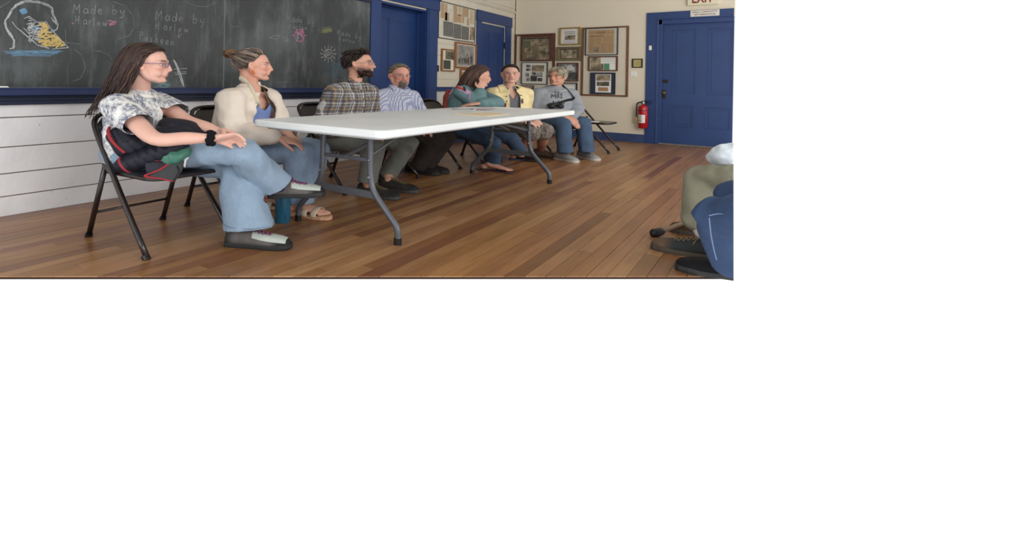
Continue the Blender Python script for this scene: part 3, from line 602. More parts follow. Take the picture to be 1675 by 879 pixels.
mb = MB(); mb.box((xc-.02, yc+r-.005, .45), (xc+.02, 0, .6)); obj('bracket', mb, BLACKM, e)

# ---------------------------------------------------------------- folding table (1.56..2.64) x (-8.15..-4.74)
TX0, TX1, TY0, TY1, TZ = 1.56, 2.64, -8.15, -4.74, .737
tb = empty('folding_table', ((TX0+TX1)/2, (TY0+TY1)/2, 0), 'long white plastic folding table with grey tubular legs in front of the panel', 'table')
def roundrect(x0, x1, y0, y1, r, n=6):
    out = []
    for cx, cy, a in ((x1-r, y0+r, -PI/2), (x1-r, y1-r, 0), (x0+r, y1-r, PI/2), (x0+r, y0+r, PI)):
        for i in range(n+1): t = a+PI/2*i/n; out.append((cx+r*math.cos(t), cy+r*math.sin(t)))
    return out
def m_tabletop():
    t = NT('blow_moulded_plastic'); f = t.noise(t.coord(), 3, 5); t.col(t.ramp(f, [(.3, lin((214, 218, 219))), (.7, lin((227, 231, 232)))])); t.set(.42, spec=.45); t.bump(t.noise(t.coord(), 160, 2), .06, .002); return t.m
TM = m_tabletop()
mb = MB(); mb.prism([(x, y, TZ-.045) for x, y in roundrect(TX0, TX1, TY0, TY1, .055)], (0, 0, .045)); obj('tabletop', mb, TM, tb, bevel=.009, segs=3)
mb = MB(); q_ = roundrect(TX0+.06, TX1-.06, TY0+.06, TY1-.06, .05); mb.prism([(x, y, TZ-.06) for x, y in q_], (0, 0, .016)); obj('rim', mb, plain('rim_grey', (190, 192, 192), .5), tb, bevel=.004)
for ye, sgn in ((-7.76, 1), (-5.05, -1)):
    for sx in (-1, 1):
        c_ = 2.055; mb = MB()
        mb.tube([(c_+sx*.20, ye, .69), (c_+sx*.205, ye, .55), (c_+sx*.21, ye, .40), (c_+sx*.24, ye, .30), (c_+sx*.34, ye, .19), (c_+sx*.415, ye, .11), (c_+sx*.43, ye, .05), (c_+sx*.43, ye, .03)], .0215, .0185, n=14, seg=5, cap=False)
        lg = obj('leg', mb, GREYM, tb, smooth=True)
        mb = MB(); mb.tube([(c_+sx*.43, ye, .04), (c_+sx*.43, ye, .0)], .026, .022, n=14, smooth=False, cap=False); obj('foot_cap', mb, BLACKM, lg, smooth=False)
    mb = MB(); mb.box((c_-.26, ye-.012, .255), (c_+.26, ye+.012, .30)); obj('lower_crossbar', mb, GREYM, tb, bevel=.003)
    mb = MB(); mb.box((c_-.205, ye-.008, .485), (c_+.205, ye+.008, .51)); obj('upper_crossbar', mb, GREYM, tb, bevel=.003)
    mb = MB(); mb.tube([(c_, ye, .50), (c_, ye+sgn*.45, .62), (c_, ye+sgn*.85, .685)], .016, .010, n=8, smooth=False); mb.tube([(c_+.2, ye, .52), (c_+.02, ye+sgn*.85, .683)], .015, .008, n=8, smooth=False); obj('folding_brace', mb, GREYM, tb, smooth=True)
    for sx, z in ((-1, .5), (1, .5), (-1, .39), (1, .39)): mb = MB(); mb.tube([(c_+sx*.212, ye-.012, z), (c_+sx*.212, ye-.026, z)], .009, n=8, smooth=False); obj('rivet', mb, plain('steel', (150, 150, 152)), tb)
    mb = MB(); mb.box((c_-.3, ye-.03, .675), (c_+.3, ye+.03, .692)); obj('leg_mount', mb, GREYM, tb, bevel=.003)
# things on the table
def sheet(name, label, pts, h, mat, cat='paper', group=None, th=.0016):
    P = [hit(u, v, z=TZ+h) for u, v in pts]; c = sum(P, Vector())/len(P); mb = MB(); mb.prism([(p.x, p.y, TZ+h) for p in P], (0, 0, th))
    return tag(obj(name, mb, mat, loc=(c.x, c.y, TZ+h)), label, cat, group)
sheet('folder', 'buff manila folder lying flat on the table before the teal-sweatered woman', [(743, 187.2), (798, 190.4), (834, 187.0), (797, 184.9)], .0, plain('manila', (222, 202, 164), .6), 'folder', th=.004)
sheet('paper_sheet', 'white printed sheets lying leftmost on the table under the silver pen', [(738, 178.6), (775, 180.2), (802, 177.8), (762, 176.4)], .0, WHITEP, th=.005)
sheet('magazine', 'white and pink printed leaflet on the table beside the resting hand', [(770, 178.6), (800, 180), (812, 177), (784, 176.2)], .006, plain('leaflet', (206, 190, 196), .4, var=.2, scale=30), 'leaflet')
sheet('paper_sheet.001', 'plain white sheet of paper on the table in front of the cream-jacketed man', [(805, 176.6), (828, 178.2), (840, 176.4), (815, 175.6)], .0, plain('bright_paper', (238, 238, 236), .6))
a = hit(739, 178.2, z=TZ+.012); b = hit(772, 178.6, z=TZ+.012); mb = MB(); mb.tube([a, b], .004, n=8, smooth=False); pn = obj('pen', mb, plain('silver_pen', (120, 122, 130), .3, metal=.5), loc=a); tag(pn, 'slim silver and dark pen lying on the white printed sheets', 'pen')
mb = MB(); mb.tube([a+(b-a)*.9, a+(b-a)*1.08], .0046, n=8, smooth=False); obj('pen_cap', mb, NAVY, pn)
# water bottle
bx, by = 1.57, -7.86
e = empty('water_bottle', (bx, by, 0), 'teal blue insulated bottle standing on the floor under the crossed leg', 'bottle')
TEAL = plain('teal_bottle_paint', (36, 98, 128), .4, var=.06)
mb = MB(); mb.lathe([(.050, 0), (.055, .004), (.055, .165), (.052, .18), (.047, .19)], (bx, by, 0), 28); obj('bottle_body', mb, TEAL, e, smooth=True)
mb = MB(); mb.lathe([(.048, .19), (.048, .212), (.043, .218), (.01, .219)], (bx, by, 0), 24); obj('lid', mb, plain('dark_lid', (30, 48, 60), .4), e, smooth=True)
mb = MB(); va = math.atan2(CAM.y-by, CAM.x-bx)+.35
for i, (z0, z1) in enumerate(((.028, .034), (.038, .05), (.053, .058), (.061, .068), (.071, .075))):
    for dz in ((0,) if i != 1 else (0, .0)):
        q = [(bx+.0558*math.cos(va+t), by+.0558*math.sin(va+t), z) for t, z in ((-.07, z0), (.07, z0), (.07, z1-.0015), (-.07, z1-.0015))]; mb.add(q, [(0, 1, 2, 3)])
obj('logo', mb, plain('logo_dark', (20, 30, 40), .5), e)

# ---------------------------------------------------------------- folding chairs (unscaled metres, facing +x)
def make_chair():
    e = empty('folding_chair', (0, 0, 0))
    k = dict(wide=True, local=True)
    def L(z): return .245-(z/.78)*.49            # x of the slanted front tube
    for s in (-1, 1):
        pass
    mb = MB(); top = [(L(.0), -.215, .012), (L(.25), -.21, .25), (L(.5), -.205, .5), (L(.66), -.20, .66), (L(.73), -.185, .73), (L(.765), -.14, .765), (L(.775), -.06, .775), (L(.775), .06, .775), (L(.765), .14, .765), (L(.73), .185, .73), (L(.66), .20, .66), (L(.5), .205, .5), (L(.25), .21, .25), (L(.0), .215, .012)]
    mb.tube(top, .0125, n=10, seg=3, cap=False, side=(1, .35, 0)); obj('front_frame', mb, DARKM, e, smooth=True, **k)
    for s in (-1, 1):
        mb = MB(); mb.tube([(-.10, s*.19, .50), (-.17, s*.19, .25), (-.235, s*.19, .012)], .0125, n=10, smooth=False, cap=False); lg = obj('rear_leg', mb, DARKM, e, smooth=True, **k)
        mb = MB(); mb.tube([(-.232, s*.19, .02), (-.24, s*.19, 0)], .017, n=10, smooth=False, cap=False); obj('foot_cap', mb, BLACKM, lg, **k)
        mb = MB(); mb.tube([(L(.02), s*.215, .02), (L(0), s*.215, 0)], .017, n=10, smooth=False, cap=False); obj('foot_cap', mb, BLACKM, e, **k)
        mb = MB(); mb.tube([(-.115, s*.2, .475), (-.02, s*.2, .405)], .012, .004, side=(0, 0, 1), n=8, smooth=False); obj('hinge_bracket', mb, DARKM, e, **k)
    mb = MB(); mb.tube([(-.195, -.19, .16), (-.195, .19, .16)], .009, n=8, smooth=False, cap=False); obj('stretcher', mb, DARKM, e, smooth=True, **k)
    mb = MB(); q = roundrect(-.17, .235, -.19, .19, .07); mb.prism([(x, y, .415) for x, y in q], (0, 0, .026)); obj('seat', mb, DARKM, e, bevel=.01, segs=3, **k)
    mb = MB(); vs = []; nx = 8
    for i in range(nx+1):
        y = -.19+.38*i/nx; bow = -.02*(1-(y/.19)**2)
        zt = .765-.09*max(0, abs(y)/.19-.55)**1.4*2.2
        for z in (.575, zt):
            for t in (0, .008): vs.append((L(z)+bow+t, y, z))
    fs = []
    for i in range(nx):
        a = 4*i; b = a+4; fs += [(a, a+2, b+2, b), (a+1, b+1, b+3, a+3), (a, b, b+1, a+1), (a+2, a+3, b+3, b+2)]
    fs += [(0, 1, 3, 2), (4*nx, 4*nx+2, 4*nx+3, 4*nx+1)]; mb.add(vs, fs); obj('backrest', mb, DARKM, e, smooth=False, bevel=.003, **k)
    return e
def dup(root, loc, rz):
    r = root.copy(); COL.objects.link(r); r.location = loc; r.rotation_euler = (0, 0, rz)
    for ch in list(root.children):
        c = ch.copy(); COL.objects.link(c); c.parent = r
        for g in ch.children: d = g.copy(); COL.objects.link(d); d.parent = c
    return r
CH = [((1.24, -8.62), 3, 'dark metal folding chair under the person in the blue toile t-shirt, nearest the camera'),
      ((1.00, -7.76), 0, 'dark folding chair under the woman in the cream jacket with a hair bun'),
      ((.98, -6.57), 0, 'dark folding chair under the bearded man in the plaid shirt'),
      ((.95, -5.50), 13, 'dark folding chair under the man in the blue checked shirt'),
      ((1.05, -4.57), 0, 'dark folding chair under the woman in the teal sweater, back showing left of her'),
      ((1.22, -3.62), -12, 'dark folding chair under the man in the cream denim jacket'),
      ((1.55, -2.69), -6, 'dark folding chair under the grey-haired woman in the grey hoodie'),
      ((1.99, -1.77), 0, 'empty dark folding chair holding a white paper, right of the grey-haired woman')]
chair0 = make_chair()
for i, ((x, y), a, lb) in enumerate(CH):
    c = chair0 if i == 0 else dup(chair0, (x, y, 0), math.radians(a))
    c.location = (x, y, 0); c.rotation_euler = (0, 0, math.radians(a)); tag(c, lb, 'chair', 'folding chairs in a row along the wall')
mb = MB(); mb.prism([(1.98, -2.0, .442), (2.14, -1.95, .442), (2.10, -1.72, .442), (1.94, -1.77, .442)], (0, 0, .003)); tag(obj('paper_sheet.002', mb, plain('bright_paper', (238, 238, 236))), 'white folded paper lying on the seat of the empty chair at the far end', 'paper')
# ---------------------------------------------------------------- people (all built in unscaled metres, then given the footprint scale)
def remesh(mb, vox, smooth=2, fac=.5):
    me = bpy.data.meshes.new('tmp'); me.from_pydata([tuple(p) for p in mb.v], [], mb.f); me.update()
    o = bpy.data.objects.new('tmp', me); COL.objects.link(o)
    r = o.modifiers.new('r', 'REMESH'); r.mode = 'VOXEL'; r.voxel_size = vox; r.adaptivity = 0
    if smooth: s = o.modifiers.new('s', 'SMOOTH'); s.factor = fac; s.iterations = smooth
    bpy.context.view_layer.update()
    ev = o.evaluated_get(bpy.context.evaluated_depsgraph_get()); m2 = ev.to_mesh()
    out = MB(); n = len(m2.vertices); co = np.empty(n*3); m2.vertices.foreach_get('co', co); out.v = [Vector(c) for c in co.reshape(-1, 3)]
    no = np.empty(n*3); m2.vertices.foreach_get('normal', no); out.n = no.reshape(-1, 3)
    out.f = [tuple(p.vertices) for p in m2.polygons]
    ev.to_mesh_clear(); bpy.data.objects.remove(o); bpy.data.meshes.remove(me)
    return out
def cut(m, cuts, vox):
    """open ends (hems, cuffs, necklines): drop what lies beyond each plane (point, outward direction, reach)"""
    drop = set()
    for pt, d, rad in cuts:
        d = Vector(d).normalized()
        for i, q in enumerate(m.v):
            h = (q-pt).dot(d)
            if h > 0 and (q-pt).length < rad:
                if h < vox*1.6: m.v[i] = q-d*h
                else: drop.add(i)
    m.f = [f for f in m.f if not any(i in drop for i in f)]
def carve(m, f, vox):
    """cut an opening where f > 0 (f is a distance); the edge is snapped onto f = 0"""
    drop = set()
    for i, q in enumerate(m.v):
        h = f(q)
        if h > 0:
            if h < vox*1.7:
                e = .002; g = Vector((f(q+Vector((e, 0, 0)))-h, f(q+Vector((0, e, 0)))-h, f(q+Vector((0, 0, e)))-h))/e
                m.v[i] = q-g*h/max(.3, g.length_squared)
            else: drop.add(i)
    m.f = [t for t in m.f if not any(i in drop for i in t)]
from mathutils.bvhtree import BVHTree
class Surf:
    """places pockets, collars, prints and straps on the cloth underneath them"""
    def __init__(s, *objs):
        V, Fc = [], []
        for o in objs:
            off = rootpos(o.parent); n = len(V); V += [v.co+off for v in o.data.vertices]; Fc += [tuple(i+n for i in q.vertices) for q in o.data.polygons]
        s.t = BVHTree.FromPolygons(V, Fc); n0 = len(objs[0].data.vertices); s.cen = sum(V[:n0], Vector())/n0; s.last = (None, None)
    def __call__(s, u, v):
        r = ray(u, v).normalized(); a, n, i, d = s.t.ray_cast(CAM, r)
        if a is None: a, n, i, d = s.t.find_nearest(CAM+r*(s.cen-CAM).dot(r))
        if n.dot(r) > 0: n = -n
        s.last = (a, n); return a, n
def decal(parent, name, sf, quad, mat, off=.004, th=.004, nu=6, nv=6):
    mb = MB(); A, B, C, D = [Vector((*q, 0)) for q in quad]; top, bot = [], []
    for j in range(nv+1):
        for i in range(nu+1):
            u, v = i/nu, j/nv; q = (A*(1-u)+B*u)*(1-v)+(D*(1-u)+C*u)*v; a, n = sf(q.x, q.y); top.append(a+n*(off+th)); bot.append(a+n*(off-.006))
    N = len(top); w_ = nu+1; fs = []
    for j in range(nv):
        for i in range(nu): k = j*w_+i; fs += [(k, k+1, k+w_+1, k+w_), (N+k, N+k+w_, N+k+w_+1, N+k+1)]
    bd = [i for i in range(nu)]+[j*w_+nu for j in range(nv)]+[nv*w_+i for i in range(nu, 0, -1)]+[j*w_ for j in range(nv, 0, -1)]
    for a, b in zip(bd, bd[1:]+bd[:1]): fs.append((a, N+a, N+b, b))
    mb.add(top+bot, fs); return obj(name, mb, mat, parent, smooth=False)
def surfline(mb, sf, pts, r, off=.003, rb=None, dens=4):
    P = []; last = None
    for (a, b) in zip(pts[:-1], pts[1:]):
        for k in range(dens): t = k/dens; P.append((a[0]*(1-t)+b[0]*t, a[1]*(1-t)+b[1]*t))
    P.append(pts[-1]); Q = [sf(*q) for q in P]
    mb.tube([a+n*off for a, n in Q], r, rb, side=(Q[0][1].cross((Q[-1][0]-Q[0][0]).normalized()) if rb else None), n=8, seg=1, smooth=False)
def wrinkle(mb, amp=.006, fr=14, stretch=(1, 1, 1), seed=0, focus=(), puff=0):
    """soft cloth folds: ridged noise, stronger near the joints in focus [(point, radius)]"""
    for i, p in enumerate(mb.v):
        q = Vector((p.x*stretch[0]+seed, p.y*stretch[1], p.z*stretch[2]))
        w = noise.noise(q*fr*.45)*.6
        a = 1-abs(noise.noise(q*fr+Vector((w, w, -w))))*2.4
        b = noise.noise(q*fr*2.3)
        k = .45
        for c, r in focus:
            d = (p-c).length/r
            if d < 2: k += 1.1*math.exp(-d*d)
        mb.v[i] = p+Vector(mb.n[i])*((a*.7+b*.35-.25)*amp*k)
    return mb
def smoothstep(a, b, x):
    t = max(0., min(1., (x-a)/(b-a))); return t*t*(3-2*t)
def mixc(a, b, t): return tuple(x*(1-t)+y*t for x, y in zip(a, b))
SKIN = attrmat('skin', .5, .08, 260, .4, .05, Subsurface_Weight=.12, Subsurface_Radius=(.02, .008, .004), Subsurface_Scale=.5)
HAIRM = attrmat('hair', .42, 0, 80, .35, .15)
EYEM = attrmat('eye', .15, 0, 80, .5, 0)
def hand(mb, w, fd, nrm, side, curl=.5, size=1.0, spread=.1, thumb=.6):
    """w wrist, fd finger direction, nrm = direction out of the back of the hand, side=+1 thumb on the fd x nrm side"""
    fd = Vector(fd).normalized(); nrm = Vector(nrm); nrm = (nrm-fd*nrm.dot(fd)).normalized(); sd = fd.cross(nrm)*side
    s = size
    mb.tube([w-fd*.02*s, w+fd*.03*s, w+fd*.07*s, w+fd*.092*s], [.024*s, .034*s, .040*s, .036*s], [.019*s, .017*s, .015*s, .011*s], side=sd, n=12)
    L = [(.026, .074, .0084), (.009, .082, .0088), (-.009, .077, .0086), (-.026, .060, .0078)]
    for off, ln, r in L:
        p = w+fd*.086*s+sd*off*s; d = (fd+sd*off*spread*14).normalized(); a = curl*.55; pts = [p-d*.015*s, p]
        for k in range(3):
            d = (d*math.cos(a)-nrm*math.sin(a)).normalized(); nb = d
            nn = nrm; p = p+d*ln*s*(.42, .32, .26)[k]; pts.append(p)
            # rotate normal along
            nrm_l = (nrm*math.cos(a)+fd*math.sin(a)); a = curl*(.8, .6, .5)[k]
        mb.tube(pts, [r*s, r*s*1.05, r*s, r*s*.95, r*s*.8], n=8, seg=3)
    p = w+fd*.02*s+sd*.026*s; d = (fd*.7+sd*thumb-nrm*.25).normalized()
    q1 = p+d*.038*s; d2 = (fd*.95+sd*thumb*.25-nrm*.3*(1+curl)).normalized(); q2 = q1+d2*.032*s; q3 = q2+(d2-nrm*.2*curl).normalized()*.026*s
    mb.tube([p-d*.01, p, q1, q2, q3], [.014*s, .0145*s, .0115*s, .0105*s, .0085*s], n=8, seg=3)
def headR(yaw, pitch=0, roll=0):
    return (Matrix.Rotation(math.radians(yaw), 3, 'Z') @ Matrix.Rotation(math.radians(-pitch), 3, 'Y') @ Matrix.Rotation(math.radians(roll), 3, 'X'))
def head_prims(mb, c, R, s=1.0, nose=1.0, jaw=1.0, chin=1.0):
    T = lambda x, y, z: c+R @ (Vector((x, y, z))*s)
    E = lambda p, r, RR=None: mb.ell(T(*p), tuple(q*s for q in r), R @ RR if RR else R, 20, 14)
    E((-.012, 0, .028), (.098, .076, .097)); E((.026, 0, -.018), (.060, .058*jaw, .084))
    for y in (-1, 1):
        E((.046, y*.034*jaw, -.014), (.032, .024, .030)); E((.034, y*.034*jaw, -.052), (.040, .024*jaw, .036)); E((.094, y*.0105, -.0345), (.0105*nose, .0075, .008))
        mb.tube([T(-.004, y*.060*jaw, -.035), T(.022, y*.048*jaw, -.078), T(.062, y*.018, -.099)], [.022*s, .020*s, .017*s], n=10)
        RR = Matrix.Rotation(-y*.45, 3, 'Z') @ Matrix.Rotation(-.2, 3, 'Y'); E((-.008, y*.083, -.004), (.0190, .0095, .032), RR); E((-.002, y*.077, -.028), (.011, .010, .013))
    E((.068*1.0, 0, -.097), (.021*chin, .024, .018)); E((.066, 0, -.056), (.026, .028, .026))
    E((.0895, 0, -.0515), (.0075, .0235, .0048)); E((.0880, 0, -.0635), (.0085, .0205, .0062))
    mb.tube([T(.078, 0, .020), T(.0905, 0, .004), T(.0985, 0, -.016), T(.1025*(1 if nose < 1.05 else 1.03), 0, -.029)], [.009*s, .0085*s, .009*s, .0108*s*nose], n=10)
    mb.tube([T(.062, -.046, .020), T(.082, -.018, .0255), T(.082, .018, .0255), T(.062, .046, .020)], [.009*s, .010*s, .010*s, .009*s], n=8)
def face_shape(p, c, R, s):           # dents after the remesh; p in world -> new p
    q = (R.transposed() @ (p-c))/s
    if q.length > .2: return p
    def g(cx, cy, cz, sg): return math.exp(-((q.x-cx)**2+(abs(q.y)-cy)**2+(q.z-cz)**2)/(2*sg*sg))
    dx = -.0085*g(.080, .032, .004, .0115)-.004*g(.085, .0, -.0575, .006)*1.2+.002*g(.082, .034, -.018, .010)
    dy = -.009*g(-.002, .092, -.002, .009)
    return p+(R @ Vector((dx, dy*(1 if q.y > 0 else -1), 0)))*s
def scalp_thr(n, hl=.62, side=-.05, back=-.62):
    if n.x < -.25: return back
    if n.x < .05: return back+(side-back)*smoothstep(-.25, .0, n.x)
    return side+(hl-side)*smoothstep(.05, .72, n.x)
def color_skin(mb, c, R, s, base, hairc=None, hl=.62, side=-.05, back=-.62, lip=(168, 96, 92), beard=None, beardmask=None, brow=(60, 45, 38), blush=.25):
    B = lin(base); LP = lin(lip); BR = lin(brow); HC = lin(hairc) if hairc else None; BD = lin(beard) if beard else None
    red = lin((min(255, base[0]*1.02), base[1]*.80, base[2]*.76)); cols = []
    for p in mb.v:
        q = (R.transposed() @ (p-c))/s; col = B
        if q.length < .17 and q.z > -.125:
            def g(cx, cy, cz, sx, sy, sz): return math.exp(-(((q.x-cx)/sx)**2+((abs(q.y)-cy)/sy)**2+((q.z-cz)/sz)**2))
            col = mixc(col, red, min(1, blush*(g(.07, .040, -.025, .03, .02, .02)+g(.108, 0, -.03, .012, .012, .012)+g(0, .08, -.01, .02, .01, .03)*.8)))
            col = mixc(col, BR, min(1, 1.6*g(.078, .033, .0275, .03, .017, .0042)) if q.x > .04 else 0)
            if BD and q.z < .0 and q.x > -.03:
                m = beardmask(q)+noise.noise(p*120)*.12
                col = mixc(col, BD, max(0, min(.95, m)))
            l = g(.096, 0, -.0575, .013, .021, .0085) if q.x > .08 else 0
            col = mixc(col, LP, min(1, max(0, l*1.7-.35)))
            if HC:
                n = Vector(((q.x+.012)/.1, q.y/.08, (q.z-.03)/.1)); 
                ln = n.length; n = n/ln
                isear = q.length > 0 and abs(q.y) > .0775 and -.045 < q.z < .032 and abs(q.x+.006) < .026
                t = n.z-scalp_thr(n, hl, side, back)+noise.noise(p*60)*.05
                if not isear and ln > .85: col = mixc(col, HC, smoothstep(-.02, .06, t))
        cols.append(col)
    mb.c = cols
def eyes(parent, c, R, s, gaze, base, iris=(70, 60, 50), open_=.32):
    g = (R @ headR(*gaze) @ Vector((1, 0, 0)))
    for y in (-1, 1):
        mb = MB(); cc = c+R @ (Vector((.0650, y*.0315, .004))*s); mb.ell(cc, .0128*s, R, 22, 18)
        W, I, P_, LID, LASH = lin((196, 188, 182)), lin(iris), lin((14, 12, 12)), lin([v*.94 for v in base]), lin([v*.45 for v in base]); cols = []
        for p in mb.v:
            d = (p-cc).normalized(); z = d.dot(R @ Vector((0, 0, 1))); a = d.dot(g)
            cols.append(LID if z > open_+.14 or z < -.30 else (LASH if z > open_ else (P_ if a > .95 else (I if a > .82 else W))))
        mb.c = cols; obj('eye', mb, EYEM, parent, smooth=True, wide=True)
def glasses(parent, c, R, s, rgb=(90, 90, 96), r=.0012, wd=.024, ht=.017, lens=True, clear=False):
    T = lambda x, y, z: c+R @ (Vector((x, y, z))*s)
    gm = plain('glasses_%d_%d_%d' % rgb, rgb, .3, spec=.6)
    e = MB()
    for y in (-1, 1):
        ring = []
        for k in range(17):
            a = 2*PI*k/16; ca, sa = math.cos(a), math.sin(a); f = 1/max(abs(ca), abs(sa))**.45
            ring.append(T(.0975-.006*abs(y*.034+ca*wd*.9*f)/.05, y*.034+ca*wd*.9*f*.92, .001+sa*ht*f*.92))
        e.tube(ring, r*s, n=6, seg=1, cap=False, smooth=False)
        e.tube([T(.092, y*.056, .008), T(.07, y*.074, .009), T(.0, y*.082, .006), (T(-.012, y*.082, -.006))], r*1.1*s, n=6, seg=3)
    e.tube([T(.098, -.011, .006), T(.101, 0, .009), T(.098, .011, .006)], r*s, n=6, seg=3)
    go = obj('glasses', e, gm, parent, smooth=True, wide=True)
    for y in (-1, 1):
        m = MB(); pts = []
        for k in range(16):
            a = 2*PI*k/16; ca, sa = math.cos(a), math.sin(a); f = 1/max(abs(ca), abs(sa))**.45
            pts.append(T(.0972-.006*abs(y*.034+ca*wd*.9*f)/.05, y*.034+ca*wd*.85*f*.92, .001+sa*ht*f*.88))
        m.add(pts, [tuple(range(16))]); obj('lens', m, PGLASS, go, wide=True)
def locks(parent, c, R, s, cols, count, flow, length, r=.0055, hl=.62, side=-.05, back=-.62, lift=.04, wav=.15, colliders=(), seed=1, keep=None, name='hair', n=5, step=.014, taper=.35, stick=9):
    """hair built as tapered locks rooted on the scalp, sliding over the skull and any colliders [(centre, radius xyz)]"""
    rd = random.Random(seed); mb = MB(); c0 = Vector((-.012, 0, .030)); rad = Vector((.1, .079, .1)); made = 0; tries = 0
    while made < count and tries < count*12:
        tries += 1
        z = rd.uniform(-1, 1); a = rd.uniform(0, 2*PI); h = math.sqrt(1-z*z); nn = Vector((h*math.cos(a), h*math.sin(a), z))
        if nn.z < scalp_thr(nn, hl, side, back): continue
        p = c0+Vector((nn.x*rad.x, nn.y*rad.y, nn.z*rad.z))*1.0
        if keep and not keep(p): continue
        L = length(p, rd); pts = []; rr_ = []; steps = max(3, int(L/step)); lf = 1+lift*rd.uniform(.5, 1.3); ph = rd.uniform(0, 6)
        off = rd.uniform(-1, 1)
        for k in range(steps+1):
            t = k/steps; pts.append(p.copy()); rr_.append(r*s*(1-(1-taper)*t**1.5)*rd.uniform(.9, 1.1)*(.75 if k == 0 else 1))
            d = Vector(flow(p, t, rd, off)); 
            if d.length > 0: d.normalize()
            d += Vector((math.sin(ph+k*.7), math.cos(ph*1.3+k*.8), 0))*wav
            p = p+d*step
            q = p-c0; m = math.sqrt((q.x/rad.x)**2+(q.y/rad.y)**2+(q.z/rad.z)**2)
            if m < lf or p.z > stick: p = c0+q*(lf/max(m, 1e-4))
            if colliders:
                W = c+R @ (p*s)
                for cc, cr_ in colliders:
                    qq = W-cc; m = math.sqrt((qq.x/cr_[0])**2+(qq.y/cr_[1])**2+(qq.z/cr_[2])**2)
                    if m < 1: W = cc+qq/m
                p = (R.transposed() @ (W-c))/s
        k0 = rd.random(); cc_ = mixc(lin(cols[0]), lin(cols[1]), k0**1.3)
        if len(cols) > 2 and rd.random() < .25: cc_ = lin(cols[2])
        mb.tube([c+R @ (q*s) for q in pts], rr_, n=n, seg=1, smooth=False, col=cc_)
        made += 1
    return obj(name, mb, HAIRM, parent, smooth=True, wide=True)
def foot_frame(ankle, yaw, pitch=0, roll=0):
    return Matrix.Rotation(math.radians(yaw), 3, 'Z') @ Matrix.Rotation(math.radians(-pitch), 3, 'Y') @ Matrix.Rotation(math.radians(roll), 3, 'X')
